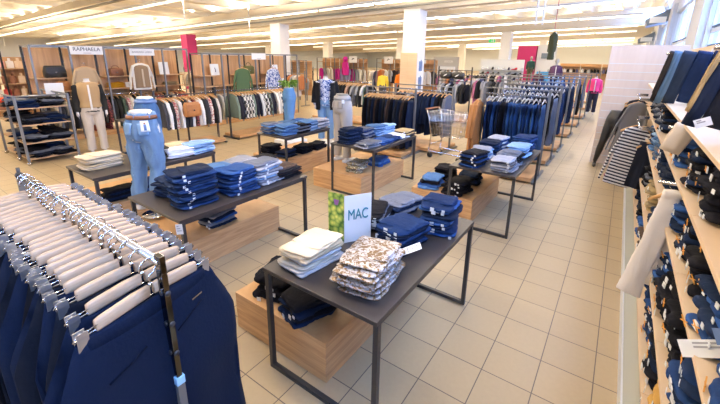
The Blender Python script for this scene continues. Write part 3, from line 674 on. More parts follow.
# ------------------------------------------------------------------ mannequins
def ell(cx, cy, z, rx, ry, n_=20): return [(cx + rx * math.cos(2 * PI * k / n_), cy + ry * math.sin(2 * PI * k / n_), z) for k in range(n_)]
def legs_mb(J, infl=0.0, hem=None, zw=1.10, feet=True):
    """J: hips/knees/ankles [(x,y,z)] for each side; waist at zw"""
    mb = MB(); f_ = infl
    mb.loft([ell(0, 0, z, rx + f_, ry + f_) for z, rx, ry in ((zw, .125, .092), (zw - .06, .142, .104), (zw - .13, .168, .122), (zw - .19, .178, .130), (zw - .25, .170, .125), (zw - .29, .13, .10))])
    for s, (hp, kn, an) in zip((-1, 1), J):
        pts = [Vector(hp) + Vector((0, 0, .04)), Vector(hp) + (Vector(kn) - Vector(hp)) * .35, Vector(hp) + (Vector(kn) - Vector(hp)) * .75, Vector(kn), Vector(kn) + (Vector(an) - Vector(kn)) * .3, Vector(kn) + (Vector(an) - Vector(kn)) * .7, Vector(an)]
        rr = [.094, .088, .068, .058, .060, .046, .036]
        if hem: rr = [.096, .092, .078, .070, .068, .064, .066]
        mb.tube(pts, [r + f_ for r in rr], 16)
        if feet:
            a = Vector(an); mb.tube([a + Vector((0, .03, -.03)), a + Vector((0, -.03, -.055)), a + Vector((0, -.11, -.065)), a + Vector((0, -.17, -.068))], [.034, .034, .032, .018], 12)
    return mb
STAND = (((-.088, 0, .86), (-.10, -.02, .50), (-.11, .0, .09)), ((.088, 0, .86), (.10, -.02, .50), (.11, .02, .09)))
def torso_mb(infl=0.0, z0=.88, sleeve=1.0, arms=True, neck=True, handy=True):
    mb = MB(); f_ = infl
    R_ = [(.86, .165, .12), (.95, .16, .115), (1.06, .128, .095), (1.18, .142, .105), (1.28, .158, .115), (1.36, .165, .105), (1.42, .135, .08), (1.445, .07, .06)]
    mb.loft([ell(0, 0, z, rx + f_, ry + f_) for z, rx, ry in R_ if z >= z0])
    if neck: mb.tube([(0, 0, 1.40), (0, -.005, 1.50)], [.055, .048], 14)
    if arms:
        for s in (-1, 1):
            sh, el, wr = Vector((s * .165, 0, 1.385)), Vector((s * .225, .03, 1.12)), Vector((s * .235, -.03, .88))
            e_ = sh + (el - sh) * min(1, sleeve * 2) if sleeve < .5 else el
            pts = [sh, sh + (el - sh) * .5, el] + ([el + (wr - el) * .6, wr] if sleeve >= .9 else [])
            rr = [.052, .044, .038, .032, .026][:len(pts)]
            mb.tube(pts, [r + f_ for r in rr], 12)
            if sleeve >= .9 and handy and not f_:
                mb.tube([wr, wr + Vector((0, -.005, -.05)), wr + Vector((0, -.012, -.09))], [.02, .030, .026], 10)
                for q in range(4):
                    b0 = wr + Vector((0, -.032 + q * .016, -.085)); mb.tube([b0, b0 + Vector((-s * .006, -.002, -.035)), b0 + Vector((-s * .018, -.002, -.06 - (.012 if q in (1, 2) else 0)))], [.0085, .0075, .006], 8)
                mb.tube([wr + Vector((-s * .004, -.03, -.035)), wr + Vector((-s * .01, -.05, -.06)), wr + Vector((-s * .014, -.052, -.085))], [.01, .009, .007], 8)
    return mb
def join(*ms):
    r = MB()
    for q in ms: r.add(q.v, q.f, 0, True)
    return r
def podium(x, y, h, lab, w_=.5):
    tag(link('podium', MB().box(-w_ / 2, w_ / 2, -w_ / 2, w_ / 2, 0, h - .001, bev=.004), 'pillar_white', loc=(x, y, 0)), lab, 'podium')
def scaled(me, mat):
    if not me.materials: me.materials.append(M_[mat])
    return me
LEGM = scaled(fuse(legs_mb(STAND), .014, 0), 'skin_white')
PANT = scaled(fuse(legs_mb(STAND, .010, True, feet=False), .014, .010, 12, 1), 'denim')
HIP = ((1.10, .125, .092), (1.04, .142, .104), (.97, .168, .122), (.91, .178, .130), (.85, .170, .125), (.81, .16, .118))
def hip_r(z):
    for (za, xa, ya), (zb, xb, yb) in zip(HIP, HIP[1:]):
        if zb <= z <= za: t = (za - z) / (za - zb); return xa + (xb - xa) * t, ya + (yb - ya) * t
    return .16, .118
def patch(parent, name, mat, ph, dph, z0, z1, off, col=None, taper=0.0, thick=.003):
    rings = []
    for k in range(7):
        z = z0 + (z1 - z0) * k / 6; rx, ry = hip_r(z); fr, bk_ = [], []
        for i in range(7):
            a = ph + (i / 3 - 1) * dph * (1 - taper * (1 - k / 6)); 
            fr.append(((rx + off + thick) * math.cos(a), (ry + off + thick) * math.sin(a), z)); bk_.append(((rx + off - .004) * math.cos(a), (ry + off - .004) * math.sin(a), z))
        rings.append(fr + bk_[::-1])
    return link(name, MB().loft(rings), mat, parent, col=col)
def cap(parent, z=1.10, mat='skin_white', rx=.118, ry=.088):
    return link('waist_cap', MB().loft([ell(0, 0, z - .02, rx, ry), ell(0, 0, z + .012, rx, ry), ell(0, 0, z + .02, rx * .9, ry * .9)]), mat, parent)
def belt(parent, z, infl, mat, hgt=.036, name='belt', zw=1.10):
    rx, ry = .142 + infl + .013, .104 + infl + .013
    return link(name, MB().loft([ell(0, 0, z - hgt / 2, rx + .006, ry + .006, 28), ell(0, 0, z + hgt / 2, rx - .005, ry - .004, 28)]), mat, parent)
# rear-view jeans on lower-body form, beside the second table
JM = (((-.085, 0, .88), (-.095, -.01, .52), (-.085, .05, .12)), ((.085, 0, .88), (.135, -.03, .52), (.175, .01, .12)))
jm = empty('leg_mannequin', (-3.90, 1.74, .33), PI + .52); jm.scale = (.94, .94, 1.0)
link('leg_form', scaled(fuse(legs_mb(JM), .012), 'skin_white'), None, jm)
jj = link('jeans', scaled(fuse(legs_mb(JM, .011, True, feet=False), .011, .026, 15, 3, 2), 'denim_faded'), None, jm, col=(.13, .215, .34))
cap(jm, 1.105)
belt(jm, 1.062, .004, 'leather_brown')
for a in (-2.6, -1.57, -.5, .5, 1.57, 2.6): link('belt_loop', MB().box(-.006, .006, -.002, .002, 1.035, 1.085), 'photo_denim', jj, (.158 * math.cos(a), .120 * math.sin(a), 0), (0, 0, a + PI / 2))
for s in (-1, 1): patch(jj, 'back_pocket', 'denim_faded', PI / 2 - s * .50, .33, .895, 1.01, .017, (.155, .25, .38), .25)
tg = patch(jj, 'hang_tag', 'paper', PI / 2 + .62, .24, .93, 1.035, .024)
patch(tg, 'print', 'photo_denim', PI / 2 + .62, .07, .945, 1.00, .028); patch(tg, 'print', 'leather_tan', PI / 2 + .62, .05, 1.002, 1.02, .028)
link('base_rod', MB().tube([(0, 0, .0), (0, 0, .30)], .012, 8).tube([(0, 0, 0), (0, 0, .012)], .14, 24), 'chrome', jm)
tag(jm, 'rear view of pale blue jeans with a brown belt on a leg form', 'mannequin')
# second jeans form behind it
j2 = empty('leg_mannequin', (-5.42, 2.50, .30), PI + .3)
link('leg_form', LEGM, None, j2); link('jeans', PANT, None, j2, col=MID); cap(j2)
belt(j2, 1.06, .004, 'photo_denim', name='waistband')
tag(j2, 'mid blue jeans on a leg form half hidden behind the belted pair', 'mannequin')
# grey trousers form
g2 = empty('leg_mannequin', (-3.66, 4.72, .30), PI - .2)
link('leg_form', LEGM, None, g2)
q = link('trousers', scaled(fuse(legs_mb(STAND, .010, True, feet=False), .014, .008, 14, 5), 'cotton'), None, g2, col=(.40, .37, .34)); cap(g2, mat='grey_steel')
belt(g2, 1.055, .004, 'ink_grey', .05, 'waistband')
for s in (-1, 1): patch(q, 'back_pocket', 'cotton', PI / 2 - s * .50, .30, .90, 1.01, .016, (.30, .28, .26), .2)
patch(q, 'hang_tag', 'paper', PI / 2 + .8, .14, .985, 1.04, .020)
link('white_shoe', MB().box(-.045, .045, -.2, .07, -.0, .05, bev=.02), 'tag_white', g2, (-.11, .0, .001)); link('white_shoe', MB().box(-.045, .045, -.2, .07, 0, .05, bev=.02), 'tag_white', g2, (.11, .02, .001))
tag(g2, 'grey slim trousers on a leg form behind the pale denim table', 'mannequin')
# jeans form with plant
p2 = empty('leg_mannequin', (-5.55, 5.3, .0), -.5)
p2.location = (-5.72, 5.55, .25)
link('leg_form', LEGM, None, p2); link('jeans', PANT, None, p2, col=(.10, .22, .42)); cap(p2)
podium(-5.72, 5.55, .25, 'low white podium under the bright blue jeans with the plant'); tag(p2, 'bright blue jeans on a leg form with a plant on top', 'mannequin')
lf = MB(); rnd = random.Random(3)
for i in range(150):
    a = rnd.uniform(0, 2 * PI); r0 = rnd.uniform(.02, .13); z = rnd.uniform(.0, .10); L_ = rnd.uniform(.06, .13)
    d = Vector((math.cos(a), math.sin(a), rnd.uniform(-.9, .5))).normalized(); sd = d.cross(Vector((0, 0, 1))).normalized() * .022
    b0 = Vector((math.cos(a) * r0, math.sin(a) * r0, z + .03)); mid_ = b0 + d * L_ * .5 + Vector((0, 0, .012)); e_ = b0 + d * L_ + Vector((0, 0, -.02))
    lf.add([b0, mid_ + sd, e_, mid_ - sd], [(0, 1, 2, 3)])
plt = empty('potted_plant', (-5.72, 5.55, 1.375)); link('foliage', lf, 'leaf', plt)
link('bowl', MB().loft([ell(0, 0, 0, .07, .07), ell(0, 0, .05, .10, .10), ell(0, 0, .055, .09, .09), ell(0, 0, .01, .06, .06)]), 'tag_white', plt)
tag(plt, 'leafy green plant in a bowl on top of the bright blue jeans', 'plant')
# black lower-body form by the slatwall
bmn = empty('leg_mannequin', (.02, 8.30, .0), .0)
JB = (((-.085, 0, .86), (-.16, -.06, .48), (-.22, .08, .085)), ((.085, 0, .86), (.10, -.05, .48), (.12, -.02, .085)))
link('leg_form', scaled(fuse(legs_mb(JB), .012), 'skin_black'), None, bmn)
link('waist_cap', MB().loft([ell(0, 0, 1.09, .12, .088), ell(0, 0, 1.106, .12, .088), ell(0, 0, 1.108, .1, .07)]), 'skin_black', bmn)
tag(bmn, 'bare glossy black leg form striding in front of the slatwall panel', 'mannequin')
# dressed full mannequins
BODYM = None
def dressed(loc, rz, top, topmat, pants, lab, vest=None, skin='skin_white', head=False, name='mannequin', hair=None, sc=1.0, coat=.030):
    global BODYM, TOPM, VESTM
    if BODYM is None:
        BODYM = fuse(join(legs_mb(STAND, zw=1.10), torso_mb(0)), .014); TOPM = fuse(torso_mb(.022, .86, 1.0, True, False), .016, .012, 10, 4); VESTM = fuse(torso_mb(.040, .88, 1, False, False), .016, .008, 12, 6)
    r = empty(name, loc, rz); r.scale = (sc, sc, sc)
    if loc[2] > .01: podium(loc[0], loc[1], loc[2], 'low white podium under the ' + ' '.join(lab.split()[:8]))
    b_ = link('body', BODYM.copy(), skin, r)
    link('trousers', PANT.copy(), 'cotton', r, col=pants)
    t = link('top', TOPM.copy(), topmat, r, col=top)
    if vest:
        v = link('vest', VESTM.copy(), vest[1], r, col=vest[0])
        link('placket', MB().box(-.016, .016, -.168, -.150, .92, 1.40, bev=.006), 'cotton', v, col=(.75, .72, .66))
    if head:
        hd = MB(); hd.loft([ell(0, -.01, z, rx, ry, 18) for z, rx, ry in ((1.50, .035, .045), (1.54, .062, .080), (1.60, .074, .095), (1.66, .077, .100), (1.71, .062, .085), (1.74, .025, .04))])
        hd.tube([(0, -.098, 1.60), (0, -.122, 1.585), (0, -.10, 1.575)], [.008, .013, .008], 8)
        hh = link('head', fuse(hd, .010), skin, r)
        for s in (-1, 1):
            link('eye', MB().loft([ell(s * .03, -.100, 1.622, .010, .004, 10), ell(s * .03, -.101, 1.632, .010, .004, 10)]), 'ink' if skin == 'skin' else skin, hh)
            link('ear', MB().loft([ell(s * .078, 0, 1.59, .006, .014, 10), ell(s * .080, 0, 1.64, .008, .02, 10)]), skin, hh)
        link('mouth', MB().box(-.02, .02, -.098, -.094, 1.553, 1.559), 'leather_tan' if skin == 'skin' else skin, hh)
        if hair: link('hair', fuse(MB().loft([ell(0, .012, z, rx, ry, 18) for z, rx, ry in ((1.50, .07, .05), (1.58, .084, .088), (1.66, .088, .10), (1.72, .072, .09), (1.755, .03, .04))]), .012), hair, hh)
    else: link('neck_cap', MB().tube([(0, -.005, 1.498), (0, -.005, 1.512)], .05, 14), 'skin_grey', r)
    tag(r, lab, 'person' if name == 'person' else 'mannequin'); return r
dressed((-8.62, 2.93, 0), 1.3, (.02, .02, .02), 'cotton', (.52, .45, .36), 'headless mannequin in a tan quilted vest, black sleeves and beige trousers', vest=((.42, .28, .14), 'cotton'))
dressed((-5.35, 6.3, .10), .6, (.62, .66, .75), 'printed', (.16, .28, .46), 'headless mannequin in a blue printed blouse, black cardigan and pale jeans', sc=.98)
cg = link('black_cardigan', None, None) if False else None
def cardigan(loc, rz, col, lab, mat='cotton'):
    mb = MB()
    for s in (-1, 1):
        mb.loft([[(s * .10, -.150, z), (s * .20, -.10, z), (s * .235, .0, z), (s * .20, .10, z), (s * .17, .08, z), (s * .205, 0, z), (s * .17, -.08, z), (s * .10, -.135, z)] for z in (.75, .95, 1.15, 1.35)])
        mb.tube([(s * .19, 0, 1.36), (s * .25, .03, 1.12), (s * .26, -.03, .90)], [.07, .065, .058], 12)
    mb.loft([[(-.21, .13, z), (.21, .13, z), (.21, .155, z), (-.21, .155, z)] for z in (.75, 1.0, 1.2, 1.40)])
    o = link('cardigan', fuse(mb, .014, .008, 10), mat, None, loc, (0, 0, rz), col); tag(o, lab, 'cardigan'); return o
cardigan((-5.35, 6.3, .10), .6, (.015, .015, .017), 'open black cardigan worn over the blue printed blouse mannequin')
dressed((-.86, 16.6, 0), .1, (.75, .06, .22), 'cotton', (.03, .03, .05), 'headless mannequin in a hot pink jacket beside the far jeans rack', vest=((.80, .07, .25), 'cotton'), sc=.92)
dressed((-2.55, 18.8, .30), .1, (.09, .05, .10), 'knit', (.03, .03, .05), 'grey-headed mannequin in a dark plum jacket above the racks', skin='skin_grey', head=True, vest=((.10, .05, .11), 'knit'))
dressed((-5.4, 28, .45), .1, (.03, .08, .07), 'knit', (.10, .10, .06), 'headed mannequin in a dark green sweater before the magenta panel', skin='skin_grey', head=True)
dressed((-3.15, 18.4, .15), .2, (.10, .03, .06), 'knit', (.03, .03, .05), 'small mannequin in a burgundy jacket beside the plum one', skin='skin_grey', sc=.85)
dressed((-7.08, 12.9, 0), .5, (.75, .22, .03), 'cotton', (.02, .02, .03), 'person with brown hair in an orange and black jacket behind the racks', skin='skin', head=True, name='person', hair='hair', sc=.96)
dressed((-7.75, 12.6, .15), .4, (.80, .62, .08), 'cotton', (.10, .10, .12), 'headed mannequin in a yellow jacket among the centre racks', skin='leather_tan', head=True, sc=.80)

# ------------------------------------------------------------------ hanging garments
def top_hung(seed, Ln=.68, wide=.23, long_sleeve=True, open_front=False, sleeves=True, fat=0.0):
    mb = MB(); rings = []
    for t in (0, .03, .08, .2, .4, .6, .8, 1.0):
        w_ = {0: .05, .03: .12, .08: wide * .90}.get(t, wide * (.93 + .10 * t)); th = {0: .012, .03: .022}.get(t, .030 + .012 * t)
        z = -Ln * t; ring = []
        for k in range(28):
            a = 2 * PI * k / 28; u = math.copysign(abs(math.cos(a)) ** .7, math.cos(a))
            ring.append((th * math.copysign(abs(math.sin(a)) ** .8, math.sin(a)) + (math.sin(u * 9 + seed + t * 2) * .010 + nz(u, t, 0, seed, 2.5) * .015) * t, u * w_, z))
        rings.append(ring)
    mb.loft(rings)
    L_ = .60 if long_sleeve else .26
    for s in ((-1, 1) if sleeves else ()): mb.tube([(0, s * wide * .80, -.075), (.005, s * (wide + .045), -.06 - L_ * .45), (-.008, s * (wide + .075), -.06 - L_)], [.050, .045, .036], 12, sx=.6, sy=1.0)
    return fuse(mb, .016, .004, 10, seed, 2)
TOPS = [top_hung(1), top_hung(2, .62), top_hung(3, .60, .22, False), top_hung(4, .92, .24)]
for me in TOPS: me.materials.append(M_['cotton'])
def jean_hung(seed):
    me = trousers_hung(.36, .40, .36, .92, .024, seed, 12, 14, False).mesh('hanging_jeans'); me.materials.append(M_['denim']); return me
JH = [jean_hung(s) for s in range(3)]
def coat_hanger_mesh(amber=True):
    mb = MB(); rings = []
    for t in (-1, -.7, -.35, 0, .35, .7, 1):
        z = -.055 - .055 * abs(t) ** 1.3; w_ = .014 - .004 * abs(t)
        rings.append([(w_ * .5 * a, t * .205, z + w_ * b_) for a, b_ in ((-1, -1), (1, -1), (1, 1), (-1, 1))])
    mb.loft(rings, 0); hk = [(0, 0, -.05), (0, 0, -.03), (0, -.004, -.022)] + [(0, .02 * math.cos(a), .018 * math.sin(a)) for a in [-1.4 + i * .6 for i in range(8)]]
    mb.tube(hk, .0022, 6, 1); me = mb.mesh('coat_hanger'); me.materials.append(M_['hanger_amber'] if amber else M_['tag_white']); me.materials.append(M_['chrome']); return me
CH = coat_hanger_mesh(); CHW = coat_hanger_mesh(False); CHW.materials[0] = M_['clip_metal']
def row(kinds, x0, x1, y0, y1, z, n_, cols, where, axis='X', hang=True, noun=None, sc=1.0, mats=None, white=False, off=0):
    """n_ garments side by side along a rail from (x0,y0) to (x1,y1)"""
    for i in range(n_):
        t = (i + .5 + random.uniform(-.2, .2)) / n_; x, y = x0 + (x1 - x0) * t, y0 + (y1 - y0) * t
        k = kinds[i % len(kinds)]; c = random.choice(cols) if off == 0 else cols[i % len(cols)]
        rz = (0 if axis == 'X' else PI / 2) + random.uniform(-.10, .10)
        if k == 'j': me, nm, nn, dz = random.choice(JH), 'hanging_jeans', 'jeans', -.12
        elif k == 't': me, nm, nn, dz = random.choice(TRV[1:]), 'hanging_trousers', 'trousers', -.12
        elif k == 'c': me, nm, nn, dz = TOPS[3], 'hanging_coat', 'coat', -.055
        elif k == 's': me, nm, nn, dz = TOPS[2], 'hanging_shirt', 'short-sleeved top', -.055
        else: me, nm, nn, dz = random.choice(TOPS[:2]), 'hanging_shirt', 'top', -.055
        o = bpy.data.objects.new(nm, me); C.objects.link(o); o.location = (x, y, z + dz - .018); o.rotation_euler = (0, 0, rz); o.scale = (1, .9, sc); o.color = (*cjit(c, .2), 1)
        if mats:
            mm = mats[i % len(mats)]
            if mm: o.material_slots[0].link = 'OBJECT'; o.material_slots[0].material = M_[mm]
        lum = sum(c) / 3; cw = CN.get(c) or ('white' if lum > .55 else 'beige' if lum > .3 and c[0] > c[2] * 1.3 else 'pale grey' if lum > .3 else 'reddish' if c[0] > c[1] * 2.2 and c[0] > .1 else 'green' if c[1] > c[0] * 1.2 and c[1] > c[2] * 1.1 else 'bluish' if c[2] > c[0] * 1.4 and lum > .03 else 'brown' if c[0] > c[2] * 1.8 and lum > .04 else 'grey' if lum > .05 else 'black')
        tag(o, '%s hanging %s, %s on the %s' % (cw, nn, nth(i) if i < 24 else 'one of the last', where), nn.split()[-1], 'clothes on the ' + where)
        if hang and k in 'jt':
            pass
        if hang:
            h = bpy.data.objects.new('coat_hanger', CHW if white else CH); C.objects.link(h); h.location = (x, y, z + .0); h.rotation_euler = (0, 0, rz)
            tag(h, '%s hanger, %s on the %s' % ('white' if white else 'amber wooden', nth(i) if i < 24 else 'one of the last', where), 'hanger', 'hangers on the ' + where)
def rack(x0, x1, y, z, lab, plinth=True, axis='X', py=.46, off=0, mat='grey_steel', double=True):
    """floor rack: rail(s) along one axis, an upright at each end, oak plinth below"""
    L_ = x1 - x0; r = empty('garment_rack', (x0, y, 0), 0) if axis == 'X' else empty('garment_rack', (y, x0, 0), PI / 2)
    link('rail', MB().tube([(0, 0, z), (L_, 0, z)], .013, 8), mat, r)
    if double: link('top_rail', MB().tube([(0, 0, z + .10), (L_, 0, z + .10)], .012, 8), mat, r)
    for xx in (0, L_): link('upright', MB().box(xx - .018, xx + .018, -.018, .018, .0, z + .115), mat, r)
    for xx in (0, L_): link('cross_foot', MB().box(xx - .02, xx + .02, -py, py, 0.0, .035), mat, r)
    if plinth: link('plinth', MB().box(.03, L_ - .03, -py, py, .036, .10, bev=.004), 'oak', r)
    tag(r, lab, 'rack'); return r
JC = [INK, (.013, .040, .12), NAVY, (.016, .05, .14), GREY, DARK, INK, (.03, .07, .16)]
for i, (y, xl, n_, cols) in enumerate(((6.80, -2.02, 15, JC), (8.15, -2.05, 14, [DARK, NAVY, GREY, DARK]), (9.5, -2.4, 14, [NAVY, INK, DARK]), (11.4, -2.75, 12, [NAVY, DARK, INK]), (13.4, -2.9, 12, JC), (15.4, -2.9, 10, [BLUE, INK, MID]), (18.2, -3.1, 10, [LIGHT, MID, BLUE]), (21.0, -3.2, 10, [LIGHT, (.5, .55, .6), BLUE]))):
    lab = '%s jeans rack back along the aisle' % nth(i)
    rack(xl, -.95, y, 1.40, 'steel rack on an oak plinth, ' + lab, double=i < 5)
    row('j', xl + .06, -.99, y, y, 1.40, n_, cols, lab, white=True, hang=i < 4)
# extra garments at the ends of the first jeans rack
row('c', -2.12, -2.02, 6.62, 6.62, 1.36, 2, [(.36, .16, .055)], 'front hook of the first jeans rack', hang=False)
# dark trouser rack
rack(-4.62, -3.42, 6.85, 1.28, 'steel rack of dark trousers behind the pale denim table')
row('t', -4.58, -3.47, 6.85, 6.85, 1.28, 17, [DARK, NAVY, (.02, .02, .022), NAVY, BROWN], 'dark trouser rack', off=1)
rack(-4.35, -2.93, 7.65, 1.30, 'steel rack of navy coats behind the shopping cart')
row(['c', 'n'], -4.3, -3.0, 7.7, 7.7, 1.30, 13, [DARK, DARK, GREY, (.3, .3, .3), NAVY, (.012, .02, .05), NAVY, NAVY, NAVY, INK], 'coat rack', off=1)
# racks in the middle distance
rack(-8.3, -6.2, 9.5, 1.24, 'steel rack of knitwear behind the grey-trousered legs', double=False)
row(['n', 's'], -8.25, -6.25, 9.5, 9.5, 1.24, 22, [(.02, .02, .02), (.45, .30, .22), (.03, .03, .03), (.30, .30, .31), GREY, (.30, .31, .33), (.03, .03, .03), (.6, .6, .6), (.05, .12, .11), (.02, .02, .02), (.015, .015, .015), (.02, .02, .022)], 'knitwear rack', off=1)
for i, (x, y0, y1, n_, cols, mm, w_) in enumerate(((-7.75, 3.75, 5.15, 16, [(.05, .05, .06), (.75, .72, .66), (.02, .02, .02), (.68, .60, .50), (.72, .7, .65), (.03, .03, .03)], [None, None, 'cotton', 'floral', None], 'cream and black blouses'),
        (-7.75, 5.5, 7.3, 20, [(.15, .20, .16), (.02, .02, .03), (.02, .02, .03), (.70, .68, .62), (.66, .64, .58), (.72, .70, .64)], [None, None, None, 'plaid', 'plaid', 'plaid', None], 'plaid overshirts'))):
    lab = 'rack of ' + w_
    rack(y0, y1, x, 1.16, 'low dark steel floor rack holding ' + w_, axis='Y', mat='dark_steel', py=.3, double=False)
    row('n', x, x, y0 + .05, y1 - .05, 1.16, n_, cols, lab, 'Y', mats=mm, sc=.92, off=1)
# ------------------------------------------------------------------ wood-backed fixtures on the far side
def fixture(xb, y0, y1, nb, zt, lab, shelves=(1.43, 1.13), dep=.55, wmat='panel_wood', axis='Y'):
    r = empty('wall_fixture', (xb, y0, 0), 0 if axis == 'Y' else -PI / 2); L_ = (y1 - y0) if axis == 'Y' else (y1 - y0); bw = L_ / nb
    for i in range(nb):
        a, b_ = i * bw, (i + 1) * bw
        link('back_panel', MB().box(-.03, 0, a + .03, b_ - .03, .25, zt - .05, bev=.003), wmat, r)
        for z in shelves:
            if i % 2 == 0 or z < 1.3: link('shelf', MB().box(0.002, dep * .62, a + .03, b_ - .03, z - .025, z), 'oak_shelf', r)
    for i in range(nb + 1):
        y = i * bw
        link('back_post', MB().box(-.035, .0, y - .02, y + .02, 0, zt), 'black_steel', r)
        link('front_post', MB().box(dep - .02, dep + .02, y - .018, y + .018, 0, zt), 'grey_steel', r)
        link('top_arm', MB().box(0, dep, y - .015, y + .015, zt - .03, zt), 'grey_steel', r)
    link('top_beam', MB().box(dep - .02, dep + .02, 0, L_, zt - .035, zt + .005), 'grey_steel', r)
    link('hang_rail', MB().tube([(dep * .5, 0, .98), (dep * .5, L_, .98)], .012, 8), 'chrome', r)
    link('plinth', MB().box(0, dep, 0, L_, 0, .12), 'oak', r)
    tag(r, lab, 'fixture'); return r
def sign(loc, w_, h_, txt, size, lab, rz=PI / 2, mat='paper', ink='ink', sub=True):
    r = link('header_sign', MB().box(-w_ / 2, w_ / 2, -.01, .01, -h_ / 2, h_ / 2, bev=.002), mat, loc=loc, rot=(0, 0, rz))
    if txt: link('lettering', text_mesh(txt, size), ink, r, (0, -.012, .02 if sub else 0), (PI / 2, 0, 0))
    if sub: link('fine_print', MB().box(-.08, .08, -.012, -.0105, -h_ * .36, -h_ * .30), 'ink_grey', r)
    tag(r, lab, 'sign'); return r
FA = fixture(-11.0, 2.62, 6.15, 5, 2.14, 'long wood-backed fixture with handbags and the RAPHAELA sign')
sign((-10.41, 3.66, 2.05), .66, .19, 'RAPHAELA', .115, 'white header sign reading RAPHAELA')
sign((-10.41, 4.90, 2.03), .62, .17, 'BARBARA LEBEK', .07, 'white header sign with pale grey lettering BARBARA LEBEK', ink='ink_grey', sub=False)
row(['n', 'n', 'c'], -10.72, -10.72, 3.35, 6.1, 1.0, 24, [(.03, .03, .03), (.45, .12, .08), (.72, .65, .55), (.05, .07, .05), (.02, .02, .02), (.10, .10, .12), (.65, .58, .45), (.02, .02, .05), (.5, .4, .3)], 'long handbag fixture', 'Y', mats=[None, 'floral', None, None], sc=.95)
def hung_front(x, y, z, cols, mat, lab, vest=None, sc=1.0):
    o = bpy.data.objects.new('displayed_jacket', TOPS[0]); C.objects.link(o); o.location = (x, y, z); o.scale = (1, sc, sc); o.color = (*cols, 1)
    o.material_slots[0].link = 'OBJECT'; o.material_slots[0].material = M_[mat]
    if vest:
        v = link('vest', top_hung(6, .58, .19, sleeves=False), 'knit', o, (.028, 0, -.05), col=vest); link('placket', MB().box(.045, .068, -.02, .02, -.55, -.10, bev=.004), 'cotton', v, col=(.5, .42, .32))
    tag(o, lab, 'jacket'); h = bpy.data.objects.new('coat_hanger', CH); C.objects.link(h); h.location = (x, y, z + .06)
    tag(h, 'wooden hanger holding the ' + ' '.join(lab.split()[:5]), 'hanger'); return o
hung_front(-10.32, 3.52, 1.68, (.45, .33, .20), 'knit', 'tan cardigan hung on the front of the long fixture beneath the sign', sc=1.0)
hung_front(-10.32, 4.76, 1.76, (.72, .68, .60), 'cotton', 'white blouse with a brown knit vest hung on the fixture front', vest=(.26, .18, .11), sc=1.0)
def bag(loc, w_, d_, h_, mat, lab, handle=True, rz=PI / 2):
    b_ = MB().loft([[(sx * w_ / 2 * k, sy * d_ / 2 * k2, z) for sx, sy in ((-1, -1), (-.5, -1.12), (.5, -1.12), (1, -1), (1, 1), (.5, 1.12), (-.5, 1.12), (-1, 1))] for z, k, k2 in ((0, .9, .8), (.02, 1, 1), (h_ * .5, 1.02, 1.05), (h_ * .9, .92, .6), (h_, .86, .35))])
    r = link('handbag', b_, mat, loc=loc, rot=(0, 0, rz))
    if handle: link('handle', MB().tube([(w_ * .28 * math.cos(a), 0, h_ * .93 + h_ * .45 * math.sin(a)) for a in [PI * i / 8 for i in range(9)]], .008, 8), mat, r)
    link('flap', MB().box(-w_ * .46, w_ * .46, -d_ * .62, -d_ * .5, h_ * .45, h_ * .88, bev=.01), mat, r)
    link('buckle', MB().box(-.015, .015, -d_ * .66, -d_ * .62, h_ * .4, h_ * .5), 'chrome', r)
    tag(r, lab, 'bag'); return r
bag((-10.8, 3.08, 1.431), .40, .16, .27, 'leather_black', 'large boxy black handbag on the upper fixture shelf', False)
bag((-10.74, 3.16, 1.131), .26, .14, .22, 'caramel', 'caramel brown leather handbag on the lower fixture shelf')
bag((-10.8, 4.36, 1.431), .32, .14, .19, 'leather_brown', 'dark brown handbag with a round handle on the fixture shelf')
def softpile(loc, w_, d_, n_, mat, col, lab, h_=.045):
    for i in range(n_):
        me, W, D, H_ = fmesh('mess', i); o = bpy.data.objects.new('folded_sweater', me); C.objects.link(o); o.location = (loc[0], loc[1], loc[2] + .001 + i * .045); o.rotation_euler = (0, 0, PI / 2 + random.uniform(-.1, .1)); o.scale = (w_ / W, d_ / D, 1); o.color = (*col, 1)
        o.material_slots[0].link = 'OBJECT'; o.material_slots[0].material = M_[mat]; tag(o, '%s, %s from the shelf' % (lab, nth(i)), 'sweater')
softpile((-10.82, 3.35, 1.13), .34, .24, 2, 'knit', NAVY, 'navy sweater folded beside the caramel handbag'); softpile((-10.82, 4.32, 1.13), .34, .26, 3, 'knit', (.62, .32, .02), 'mustard yellow sweater on the lower fixture shelf')
softpile((-10.82, 5.75, 1.13), .34, .26, 2, 'knit', KHAKI, 'khaki sweater on the lower fixture shelf end')
def picture(loc, w_, h_, lab, rz=PI / 2, dark='photo_denim'):
    r = link('framed_picture', MB().box(-w_ / 2, w_ / 2, -.012, .012, 0, h_), 'tag_white', loc=loc, rot=(-.12, 0, rz))
    link('print', MB().tube([(0, -.0135, h_ * .28), (.01, -.0135, h_ * .5), (-.01, -.0135, h_ * .68)], [w_ * .16, w_ * .12, w_ * .1], 8, sy=.1), 'ink_grey', r); link('backing', MB().box(-w_ / 2 - .012, w_ / 2 + .012, .0125, .02, -.0, h_ + .012), 'oak', r)
    tag(r, lab, 'picture')
picture((-10.75, 5.60, 1.432), .27, .34, 'white framed picture on the end shelf of the long fixture'); picture((-10.75, 4.60, 1.132), .14, .13, 'small white card frame beside the mustard sweaters')
for yy, zz_ in ((3.52, 1.74), (4.76, 1.82)): link('front_arm', MB().tube([(.55, yy - 2.62, zz_ + .02), (.72, yy - 2.62, zz_ + .02)], .008, 6), 'chrome', FA)
FB = fixture(-10.1, 6.05, 9.7, 6, 2.03, 'second wood-backed fixture with the green and printed shirts', shelves=(1.41, 1.10))
sign((-9.51, 7.98, 1.96), .55, .19, '', .1, 'white header sign with faint grey print above the second fixture', sub=True)
